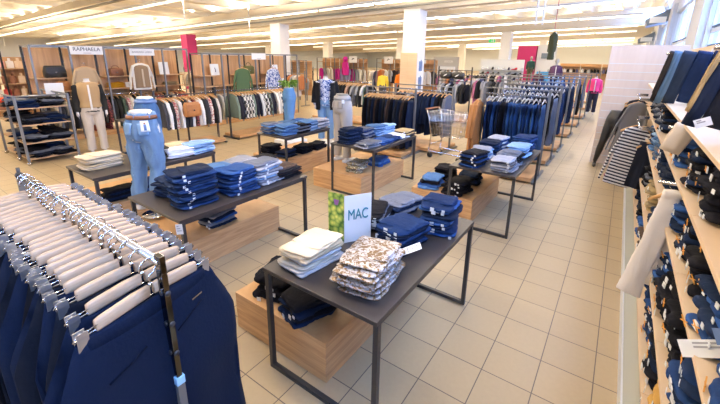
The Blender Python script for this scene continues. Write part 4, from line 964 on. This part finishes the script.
row(['n', 'c'], -9.82, -9.82, 6.1, 9.6, .95, 24, [(.70, .68, .6), (.03, .03, .03), (.12, .16, .12), (.68, .62, .5), (.3, .3, .32), (.02, .02, .02), (.10, .15, .25)], 'second wood fixture', 'Y', sc=.92)
hung_front(-9.42, 7.25, 1.62, (.07, .12, .06), 'cotton', 'dark green shirt hung on the front of the second fixture', sc=1.12)
hung_front(-9.42, 8.45, 1.60, (.62, .66, .75), 'printed', 'blue and white printed blouse hung on the second fixture', sc=1.05)
for yy, zz_ in ((7.25, 1.68), (8.45, 1.66)): link('front_arm', MB().tube([(.55, yy - 6.05, zz_ + .02), (.72, yy - 6.05, zz_ + .02)], .008, 6), 'chrome', FB)
picture((-9.85, 6.62, 1.412), .27, .32, 'framed picture on the second fixture shelf, nearer the magenta pillar'); picture((-9.85, 8.95, 1.412), .24, .28, 'framed picture on the second fixture shelf, by the end post')
bag((-9.88, 7.85, 1.411), .34, .14, .26, 'olive', 'olive brown handbag on the second fixture shelf'); picture((-9.85, 9.3, 1.102), .12, .12, 'small white card on the lower shelf of the second fixture')
row('n', -10.55, -10.55, 2.65, 3.3, 1.0, 5, [(.03, .03, .04), (.05, .03, .03), (.4, .36, .3)], 'start of the long fixture', 'Y')
# handbag hanging before the cream blouses
bag((-7.42, 4.35, .72), .34, .13, .30, 'caramel', 'caramel shoulder bag hanging in front of the cream blouses')
# low dark table with olive bag
table(-8.35, -7.85, 3.2, 4.5, 'low dark table below the fixture carrying an olive bag', .70)
bag((-8.1, 3.75, .701), .34, .18, .17, 'olive', 'soft olive bag on the low dark table', False)
softpile((-8.1, 4.2, .70), .4, .34, 2, 'knit', DARK, 'black sweater on the low dark table')
# ------------------------------------------------------------------ wheeled shelf cart
ct = empty('shelf_cart', (-8.6, 1.8, 0))
for x in (0, -.55, -1.45):
    for y in (0, .77): link('post', MB().box(x - .018, x + .018, y - .018, y + .018, .07, 1.25), 'grey_steel', ct)
CZ = [.11, .40, .73, 1.03]
for z in CZ: link('shelf', MB().box(-1.5, .0 - .019, .02, .75, z - .02, z), 'oak_shelf', ct)
for y in (0, .77): link('top_tube', MB().tube([(-1.45, y, 1.24), (0, y, 1.24)], .016, 8), 'grey_steel', ct)
link('top_tube', MB().tube([(0, 0, 1.24), (0, .77, 1.24)], .016, 8), 'grey_steel', ct)
for x in (0, -.55, -1.45):
    for y in (0, .77): link('caster', MB().tube([(x - .012, y, .035), (x + .012, y, .035)], .034, 14).box(x - .018, x + .018, y - .01, y + .01, .04, .08), 'chrome', ct)
tag(ct, 'wheeled grey shelf cart stacked with dark folded clothes', 'cart')
ci = 0
for si, z in enumerate(CZ):
    for (x, y) in ((-8.78, 2.02), (-8.78, 2.36), (-9.25, 1.98), (-9.3, 2.36), (-9.75, 2.05)):
        ci += 1; stack(x, y, z, [DARK, (.015, .017, .025), GREY] if ci % 4 else [INK, NAVY], 3 + ci % 2, 'mess', random.uniform(-.4, .4), '%s pile on shelf %s of the cart' % (nth((ci - 1) % 5), ['one', 'two', 'three', 'four'][si]), 'clothes', 'knit', jit=3, name='folded_clothes')
rc_ = stack(-9.9, 1.98, 1.03, [(.6, .06, .02)], 2, 'mess', 0, 'red pile on the cart top shelf', 'clothes', 'knit', name='folded_clothes')
card('paper_sign', .30, .30, (-9.4, 2.62, 1.25), (0, 0, 1.2), 'blank white paper sign standing behind the shelf cart', 'sign', 0)
# ------------------------------------------------------------------ shopping cart
sc_ = empty('shopping_cart', (-2.78, 7.05, 0), -.15)
wr = MB(); TL, BL = [(-.30, -.26), (.42, -.20), (.42, .20), (-.30, .26)], [(-.20, -.2), (.36, -.16), (.36, .16), (-.20, .2)]
def lerp(a, b_, t): return tuple(a[i] + (b_[i] - a[i]) * t for i in range(len(a)))
for z, t in ((.95, 0), (.84, .22), (.73, .44), (.62, .66), (.48, 1)):
    L4 = [lerp(TL[i], BL[i], t) for i in range(4)]; wr.tube([(p[0], p[1], z) for p in L4], .004 if t else .008, 6, closed=True)
for i in range(4):
    for k in range(10):
        a = lerp(TL[i], TL[(i + 1) % 4], k / 10); b_ = lerp(BL[i], BL[(i + 1) % 4], k / 10); wr.tube([(*a, .95), (*b_, .48)], .003, 5)
for k in range(7):
    a = lerp(BL[0], BL[3], k / 6); b_ = lerp(BL[1], BL[2], k / 6); wr.tube([(*a, .48), (*b_, .48)], .003, 5)
link('wire_basket', wr, 'chrome', sc_)
link('frame', MB().tube([(-.36, -.24, 1.0), (-.30, -.24, .9), (-.22, -.22, .48), (-.26, -.22, .14), (.44, -.17, .14)], .012, 8).tube([(-.36, .24, 1.0), (-.30, .24, .9), (-.22, .22, .48), (-.26, .22, .14), (.44, .17, .14)], .012, 8).tube([(-.22, -.22, .3), (-.22, .22, .3)], .01, 8), 'chrome', sc_)
link('handle', MB().tube([(-.36, -.25, 1.0), (-.36, .25, 1.0)], .016, 10), 'leather_tan', sc_)
for x in (-.24, .42):
    for y in (-.19, .19): link('wheel', MB().tube([(x, y - .012, .06), (x, y + .012, .06)], .058, 16), 'rubber', sc_); link('caster_fork', MB().box(x - .01, x + .01, y - .02, y + .02, .10, .15), 'chrome', sc_)
tag(sc_, 'chrome wire shopping cart with a reddish handle before the coats', 'shopping cart')
# ------------------------------------------------------------------ clothes hanging over the wall shelves
def draped(w_, front, back, th=.018, seed=0):
    """garment folded over a bar: bar along X at the origin"""
    sec = []; nx = 9
    path = [(-.028 - .010 * t, -front * (1 - t)) for t in (0, .25, .5, .75)] + [(.024 * math.cos(a), .024 * math.sin(a)) for a in (PI, PI * .75, PI * .5, PI * .25, 0)] + [(.028, -back * t) for t in (.33, .66, 1)]
    rings = []
    for i in range(nx):
        u = i / (nx - 1); x = (u - .5) * w_; b_ = math.sin(u * PI) ** .4
        o_ = [(x + nz(u, z_ * 2, 0, seed, 3) * .012, y_ - (0.010 * b_ + nz(u * 2, z_ * 3, 1, seed, 2) * .010 if y_ < 0 else -.008 * b_), z_) for y_, z_ in path]
        i_ = [(x, y_ * .45, z_ - (.012 if z_ > 0 else 0)) for y_, z_ in path[::-1]]
        rings.append(o_ + i_)
    return MB().loft(rings)
def arm(y, z, x0, lab):
    r = link('display_bar', MB().tube([(x0, y, z), (.815, y, z)], .010, 8).box(.79, .812, y - .02, y + .02, z - .05, z + .05), 'chrome'); tag(r, lab, 'arm'); return r
arm(4.35, 2.062, .27, 'chrome arm carrying the row of draped jeans'); arm(2.35, 2.062, .31, 'chrome arm carrying the big black trousers')
for i, (x, w_, col, mt, lb, fr) in enumerate(((.305, .035, (.025, .02, .018), 'denim', 'black-brown', .42), (.350, .052, (.07, .12, .18), 'denim', 'washed pale blue', .44), (.425, .09, (.018, .028, .05), 'denim', 'dark slate blue', .44), (.525, .10, (.008, .018, .055), 'denim', 'deep blue', .42), (.635, .11, (.012, .022, .06), 'denim', 'navy', .42), (.745, .10, (.012, .022, .05), 'denim', 'darkest navy', .42))):
    o = link('draped_jeans', draped(w_, fr, .36, seed=i), mt, loc=(x, 4.35, 2.062), rot=(.10, .15, 0), col=col); tag(o, lb + ' jeans folded over the arm above the wall shelves', 'jeans')
for i, (x, w_, col, lb, fr) in enumerate(((.342, .012, (.42, .30, .15), 'cream edged', .30), (.378, .055, (.012, .02, .045), 'dark blue', .37), (.50, .17, (.012, .014, .022), 'charcoal black', .38), (.69, .18, (.010, .012, .018), 'black', .38))):
    o = link('draped_trousers', draped(w_, fr, .28, seed=i + 9), 'trouser', loc=(x, 2.35, 2.062), rot=(.08, .24, 0), col=col); tag(o, lb + ' trousers folded over the arm nearest the camera', 'trousers')
card('hang_tag', .06, .04, (.325, 2.24, 1.735), (.1, -.45, 0), 'white paper label on the bottom edge of the draped black trousers', 'tag', 2)
arm(3.0, 1.60, .28, 'chrome arm holding the cream garment'); o = link('draped_trousers', draped(.11, .16, .12, seed=4), 'cotton', loc=(.36, 3.0, 1.60), rot=(.1, .30, 0), col=(.70, .60, .48)); tag(o, 'cream trousers folded over a short arm in front of the fourth shelf', 'trousers')
arm(2.72, 1.31, .27, 'chrome arm holding the long white trousers')
lt_ = MB(); lt_.tube([(0, 0, 0), (-.01, 0, -.15), (-.06, -.02, -.48), (-.10, -.04, -.70)], [.045, .058, .058, .070], 16, sx=.30, sy=1.0); lt_.tube([(.03, .02, 0), (.03, .02, -.15), (.03, .05, -.48), (.02, .06, -.66)], [.040, .052, .052, .062], 16, sx=.30, sy=1.0); lt_.box(-.045, .07, -.022, .03, -.04, .005, bev=.01)
o = link('hanging_trousers', fuse(lt_, .008, .012, 14, 2, 3), 'cotton', loc=(.345, 2.70, 1.27), col=(.80, .74, .68)); tag(o, 'long off-white trousers hanging out from the second wall shelf', 'trousers')
h = link('coat_hanger', CH, None, loc=(.335, 2.72, 1.30), rot=(0, 0, PI / 2)); h.scale = (1, .45, 1); tag(h, 'amber hanger above the long off-white trousers', 'hanger')
# shirts on the arm by the black leg form
for (ya, yb, zz) in ((6.7, 7.7, 1.46), (5.2, 6.3, 1.26)):
    rr_ = link('display_bar', MB().tube([(.24, ya, zz), (.24, yb, zz)], .010, 8).box(.24, .37, yb - .04, yb, zz - .02, zz + .02).box(.24, .37, ya, ya + .04, zz - .02, zz + .02), 'chrome'); tag(rr_, 'chrome bar holding the %s' % ('grey cardigan by the black leg form' if ya > 6 else 'striped shirt beside the wall shelves'), 'bar')
for y, zz, me, col, mt, lb, sc2 in ((7.45, 1.46, TOPS[0], (.015, .015, .02), 'knit', 'black sweater at the back of the shirt bar', .95), (7.0, 1.46, TOPS[0], (.16, .155, .15), 'knit', 'grey cardigan hanging behind the striped shirt', 1.25), (5.85, 1.26, TOPS[0], (.75, .74, .72), 'striped', 'navy and white striped shirt on the bar by the shelves', 1.22)):
    o = bpy.data.objects.new('hanging_shirt', me); C.objects.link(o); o.location = (.27, y, zz - .06); o.rotation_euler = (.16, 0, PI / 2 + .05); o.scale = (1.0, .66, sc2); o.color = (*col, 1)
    o.material_slots[0].link = 'OBJECT'; o.material_slots[0].material = M_[mt]; tag(o, lb, 'shirt')
    h = link('coat_hanger', CH, None, loc=(.24, y, zz), rot=(0, 0, PI / 2 + .05)); h.scale = (1.3, .8, 1.3); tag(h, 'amber hanger of the ' + ' '.join(lb.split()[:6]), 'hanger')
    if mt == 'striped':
        link('red_trim', MB().tube([(-.0, -.24, -.60), (.036, -.1, -.66), (.036, .1, -.66), (0, .24, -.60)], .009, 6), 'magenta', o); link('red_collar', MB().tube([(.02, -.07, -.02), (.035, 0, -.05), (.02, .07, -.02)], .010, 6), 'magenta', o)
o = link('hanging_trousers', trousers_hung(.17, .19, .20, .56, .02, 5).mesh('hanging_trousers'), 'trouser', loc=(.37, 5.35, 1.08), rot=(0.1, 0, PI / 2), col=(.015, .018, .03)); tag(o, 'folded black trousers hanging in front of the striped shirt', 'trousers')
h = link('coat_hanger', CH, None, loc=(.36, 5.35, 1.14), rot=(0, 0, PI / 2)); h.scale = (1.2, .5, 1.2); tag(h, 'amber hanger holding the folded black trousers by the stripes', 'hanger')
# ------------------------------------------------------------------ parka on the ceiling, signs
pk = link('hanging_parka', TOPS[3], None, loc=(-2.12, 14.0, 2.86), rot=(0, 0, .5), col=(.06, .075, .055)); pk.scale = (1.6, .75, .95); tag(pk, 'olive green parka hung high from the ceiling over the racks', 'parka')
link('pink_trim', MB().tube([(.03, -.02, .0), (.045, -.03, -.45), (.045, -.03, -.88)], .016, 8), 'tag_white', pk)
hr = link('ceiling_hook', MB().tube([(-2.12, 14.0, 4.28), (-2.12, 14.0, 2.97), (-2.10, 14.02, 2.92), (-2.12, 14.0, 2.86)], .008, 6), 'magenta'); tag(hr, 'thin pink hook line holding the parka under the ceiling', 'hook')
ex = link('exit_sign', MB().box(-.16, .16, -.02, .02, -.08, .08, bev=.005), 'green_sign', loc=(-5.85, 20, 2.86)); tag(ex, 'small green emergency exit sign hanging beneath the ceiling tubes', 'sign')
link('running_figure', MB().tube([(-.03, -.022, .05), (-.03, -.022, .03)], .014, 8).tube([(-.03, -.022, .02), (-.01, -.022, -.02), (.02, -.022, -.05)], .008, 6).tube([(-.01, -.022, -.02), (-.04, -.022, -.05)], .008, 6).box(.05, .10, -.022, -.0205, -.06, .06), 'paper', ex)
link('suspension', MB().tube([(0, 0, .08), (0, 0, 1.75)], .006, 6), 'frame_white', ex)
cl = link('wood_cladding', MB().box(-6.64, -6.0, 11.94, 11.995, 0, 2.15, bev=.003).box(-6.60, -6.03, 11.932, 11.939, 1.52, 1.526).box(-6.32, -6.314, 11.932, 11.939, 0, 2.13), 'maple'); tag(cl, 'light maple cladding on the lower front of the central white pillar', 'cladding')
for z0, z1, lb in ((1.50, 1.95, 'upper'), (.85, 1.40, 'lower')):
    ps = link('poster', MB().box(-6.018, -6.010, 12.08, 12.50, z0, z1), 'paper'); link('jeans_photo', MB().box(-6.0095, -6.008, 12.16, 12.42, z0 + .03, z1 - .08).tube([(-6.009, 12.29, z1 - .08), (-6.009, 12.29, z1 - .03)], .03, 8, sx=.1), 'photo_denim', ps); tag(ps, lb + ' jeans poster on the side of the central pillar', 'poster')
mw = link('partition', MB().box(-6.8, -5.55, 30, 30.6, 0, 2.92), 'magenta'); tag(mw, 'tall magenta partition at the end of the jeans racks', 'partition')
mw = link('partition', MB().box(-5.50, -4.3, 30.3, 30.8, 0, 3.0), 'plaster'); tag(mw, 'cream partition right beside the magenta one', 'partition')
bs = link('notice_sign', MB().box(-5.2, -4.72, 30.22, 30.28, 2.05, 2.42), 'flap'); tag(bs, 'small dark blue notice sign mounted beside the magenta partition', 'sign')
bb = link('display_board', MB().box(-3.55, -2.95, 20.0, 20.1, .9, 1.42), 'blue_panel'); tag(bb, 'bright blue board above the racks near the plum mannequin', 'board')
link('stand', MB().box(-3.28, -3.22, 20.02, 20.08, 0, .9), 'grey_steel', bb)
# shoe corner
sw = empty('shoe_fixture', (-9.9, 22, 0))
link('dark_header', MB().box(0, 1.62, 0, .1, .9, 2.06), 'olive' if 0 else 'ink_grey', sw); link('white_panel', MB().box(-.15, 1.45, -.12, -.02, 0, 1.49), 'plaster', sw)
link('lettering', text_mesh('SOCCX', .16), 'paper', sw, (1.0, -.01, 1.78), (PI / 2, 0, 0))
for z in (.5, .85, 1.2): link('shelf', MB().box(-.15, 1.45, -.40, -.121, z - .02, z), 'plaster', sw)
tag(sw, 'grey fixture with white SOCCX lettering above rows of shoes', 'fixture')
sw2 = empty('shoe_fixture', (-7.6, 24, 0))
link('white_panel', MB().box(0, 2.6, 0, .1, 0, 1.95), 'plaster', sw2)
for z in (.45, .75, 1.05, 1.35): link('shelf', MB().box(0, 2.6, -.32, -.001, z - .02, z), 'plaster', sw2)
tag(sw2, 'cream wall fixture of shoes between the two white pillars', 'fixture')
shm = MB().loft([[(x, y * wy, z * hz) for y, z in ((-1, 0), (-1, .5), (-.6, 1), (.6, 1), (1, .5), (1, 0))] for x, wy, hz in ((-.13, .02, .03), (-.10, .04, .05), (0, .045, .07), (.06, .04, .11), (.12, .035, .12), (.13, .02, .1))])
shoe = shm.mesh('shoe'); shoe.materials.append(M_['cotton']); rnd = random.Random(5)
for z in (.45, .75, 1.05, 1.35):
    for k in range(8):
        o = link('shoe', shoe, None, loc=(-7.4 + k * .32, 23.84, z), rot=(0, 0, rnd.choice((1.2, 1.7, .3))), col=rnd.choice([(.4, .04, .06), (.03, .03, .03), (.6, .6, .6), (.25, .1, .04), (.02, .02, .05)])); o.scale = (1.3, 1.3, 1.3)
        tag(o, 'small shoe on the cream shoe fixture between the white pillars', 'shoe', 'shoes on the cream fixture')
for z in (.5, .85, 1.2):
    for k in range(6):
        o = link('shoe', shoe, None, loc=(-9.85 + k * .26, 21.76, z), rot=(0, 0, rnd.choice((1.2, 1.7))), col=rnd.choice([(.03, .03, .03), (.5, .5, .5), (.3, .15, .05)])); tag(o, 'small shoe on the shelves under the SOCCX lettering', 'shoe', 'shoes under the lettering')
# black bags with white emblem
bst = rack(-5.0, -3.9, 11.6, 1.62, 'dark display stand with black sports bags', mat='dark_steel', double=False, py=.3)
for i, x in enumerate((-4.72, -4.32)):
    b_ = link('sports_bag', MB().loft([[(xx, .13 * k * math.cos(a), .11 * k * math.sin(a)) for a in [2 * PI * q / 12 for q in range(12)]] for xx, k in ((-.18, .7), (-.165, .95), (0, 1.05), (.165, .95), (.18, .7))]), 'leather_black', loc=(x, 11.58, 1.46)); link('white_emblem', MB().tube([(-.06, -.145, -.03), (0, -.148, .0), (.07, -.145, .045)], [.006, .02, .004], 8, sy=.3), 'paper', b_); link('strap', MB().tube([(-.1, 0, .11), (0, 0, .16), (.1, 0, .11)], .008, 6), 'leather_black', b_)
    tag(b_, '%s black sports bag with a white emblem on the dark stand' % ('first' if i == 0 else 'second'), 'bag')
row(['n', 's'], -4.95, -3.95, 11.6, 11.6, 1.28, 10, [DARK, (.02, .02, .02), (.3, .3, .3)], 'sports stand', hang=False, sc=.9)
lr = link('rail', MB().tube([(0, 0, 1.28), (1.1, 0, 1.28)], .012, 8), 'dark_steel', bst)
# far fixtures with clothes facing out
def far_fixture(x0, x1, y, zt, nb, lab, cols, mat='panel_wood', n_=14, z=1.5):
    r = empty('wall_fixture', (x0, y, 0)); L_ = x1 - x0; bw = L_ / nb
    for i in range(nb): link('back_panel', MB().box(i * bw + .03, (i + 1) * bw - .03, 0, .03, .2, zt - .04), mat, r)
    for i in range(nb + 1): link('post', MB().box(i * bw - .02, i * bw + .02, -.4, -.36, 0, zt), 'grey_steel', r)
    link('top_beam', MB().box(0, L_, -.4, -.36, zt - .03, zt), 'grey_steel', r); link('rail', MB().tube([(0, -.2, z), (L_, -.2, z)], .012, 6), 'grey_steel', r)
    link('shelf', MB().box(0, L_, -.35, -.001, 1.72, 1.74), 'oak_shelf', r)
    tag(r, lab, 'fixture')
    for i in range(n_):
        x = x0 + L_ * (i + .5) / n_; c = cols[i % len(cols)]
        o = bpy.data.objects.new('hanging_shirt', TOPS[i % 3]); C.objects.link(o); o.location = (x, y - .2, z - .07); o.rotation_euler = (0, 0, PI / 2 - .5); o.scale = (1, .8, .9); o.color = (*cjit(c), 1)
        tag(o, 'shirt facing out on the %s' % lab.split(' with ')[0][:60], 'shirt', 'shirts on the ' + lab.split(' with ')[0])
far_fixture(-12.96, -10.1, 15, 1.93, 5, 'far wood fixture with magenta, grey and lilac shirts', [(.45, .02, .25), (.25, .27, .3), (.7, .68, .6), (.7, .66, .58), (.5, .03, .28), (.55, .05, .3), (.30, .28, .5), (.40, .42, .65), (.42, .42, .62)], n_=13)
far_fixture(-9.6, -6.7, 15.4, 1.93, 4, 'far sports fixture with white and black shirts', [(.5, .15, .05), (.75, .75, .75), (.75, .75, .75), (.06, .05, .05), (.1, .07, .07), (.02, .02, .02), (.12, .08, .08), (.05, .04, .04)], n_=12)
far_fixture(-13.66, -11.84 - .0, 13.0, 1.81, 4, 'amber wood fixture with shoes behind the plant legs', [(.5, .4, .3), (.3, .3, .3)], mat='oak', n_=6, z=1.1)
mh = link('hooded_sweater', TOPS[0], None, loc=(-11.1, 14.55, 1.80), rot=(0, 0, PI / 2 - .4), col=(.55, .03, .28)); tag(mh, 'magenta hooded sweater hung on top of the far wood fixture', 'sweater')
link('hood', fuse(MB().loft([ell(0, 0, z, r, r) for z, r in ((-.06, .06), (0, .11), (.08, .12), (.16, .10), (.2, .04))]), .015), 'cotton', mh, col=(.55, .03, .28))
for i, (x, y) in enumerate(((-8.9, 14.9), (-7.4, 15.2), (-10.6, 14.5))):
    sg = link('header_sign', MB().box(-.22, .22, -.01, .01, -.15, .15), 'paper', loc=(x, y, 1.86)); tag(sg, 'white square sign with a black emblem, %s on the sports fixtures' % nth(i), 'sign'); link('sign_pole', MB().tube([(0, .0, -.15), (0, 0, -1.86)], .01, 6), 'dark_steel', sg); link('emblem', MB().tube([(-.08, -.012, -.03), (0, -.012, .05), (.08, -.012, .03)], [.01, .03, .01], 6, sy=.1), 'ink', sg)
# accessory wall at the far left
aw = empty('wall_fixture', (-14.0, .9, 0))
for i in range(4): link('back_panel', MB().box(-.03, 0, i * .95, i * .95 + .88, .2, 1.85), 'panel_wood', aw)
for z in (1.55, 1.15, .8, .45): link('shelf', MB().box(.002, .35, 0, 3.7, z - .02, z), 'oak_shelf', aw)
for i in range(5): link('post', MB().box(.40, .44, i * .95 - .04, i * .95, 0, 2.0), 'black_steel', aw)
tag(aw, 'wood-backed accessory fixture at the far left with small pink goods', 'fixture')
acc = MB().box(-.07, .07, -.05, .05, 0, .20, bev=.02).tube([(0, 0, .19), (0, 0, .27)], .03, 8).mesh('accessory'); acc.materials.append(M_['cotton'])
for z in (1.55, 1.15, .8, .45):
    for k in range(20):
        o = link('small_accessory', acc, None, loc=(-13.8, 1.0 + k * .18, z + .001), rot=(0, 0, rnd.uniform(0, 3)), col=rnd.choice([(.70, .40, .34), (.75, .62, .55), (.45, .07, .07), (.7, .55, .4), (.25, .12, .08), (.75, .72, .70), (.6, .3, .12)])); tag(o, 'small pink and white packaged accessory on the far left fixture', 'accessory', 'accessories on the far left fixture')
# distant wall shelving with folded goods along the back
for i, x in enumerate((-4.3, -2.9, -1.5)):
    f = empty('far_shelf', (x, 34, 0)); link('back_panel', MB().box(0, 1.35, 0, .04, 0, 1.70), 'oak_shelf', f); link('shelf', MB().box(0, 1.35, -.4, -.001, .98, 1.0), 'oak_shelf', f); link('shelf', MB().box(0, 1.35, -.4, -.001, 1.48, 1.5), 'oak_shelf', f); link('header', MB().box(0, 1.35, -.42, -.401, 1.52, 1.70), 'oak', f)
    tag(f, 'distant oak shelf with dark and white goods, %s from the magenta partition' % nth(i), 'shelf')
    for k in range(6):
        for z in (1.001, 1.501):
            if z > 1.4: continue
            o = link('folded_clothes', fmesh('mess', k)[0], None, loc=(x + .14 + k * .21, 33.8, z), rot=(0, 0, .1), col=rnd.choice([(.02, .02, .02), (.7, .7, .7), (.1, .1, .2), (.02, .02, .02)])); o.scale = (.6, .8, 6); tag(o, 'pile of goods on the distant oak shelves', 'clothes', 'goods on the distant oak shelves')
# more racks filling the hall behind
bg_racks = ((-16.5, -13.5, 9.5), (-20, -16.5, 12), (-9.5, -7.2, 17.5), (-14, -10.5, 18.5), (-7.0, -4.6, 15.5), (-6.5, -4.4, 18.5), (-18, -14.5, 16), (-5.2, -3.2, 13.6), (-12.9, -10.6, 11.2))
for i, (x0, x1, y) in enumerate(bg_racks):
    rack(x0, x1, y, 1.30, 'distant clothes rack in the back of the hall, %s of them' % nth(i), double=False, plinth=False, py=.25)
    row(['n', 's', 'c'], x0 + .1, x1 - .1, y, y, 1.30, 14, [(.02, .02, .02), (.6, .5, .4), (.3, .3, .32), (.05, .06, .12), (.5, .2, .08), (.65, .62, .58), (.1, .1, .1), (.35, .12, .2)], '%s distant rack' % nth(i), hang=False, sc=.95)
bk = MB(); bc = []
for me, mw, c in BULK:
    bk.add([mw @ v.co for v in me.vertices], [tuple(p.vertices) for p in me.polygons], 0, True); bc += [c] * len(me.vertices)
bme = bk.mesh('more_folded_jeans'); at_ = bme.color_attributes.new('dye', 'FLOAT_COLOR', 'POINT')
for i, c in enumerate(bc): at_.data[i].color = (*c, 1)
tag(link('more_folded_jeans', bme, 'denim_mix'), 'more folded jeans farther along the wall shelves and on the far crates', 'jeans', kind='stuff')
print('FOLDED', NF, 'OBJECTS', len(bpy.data.objects))
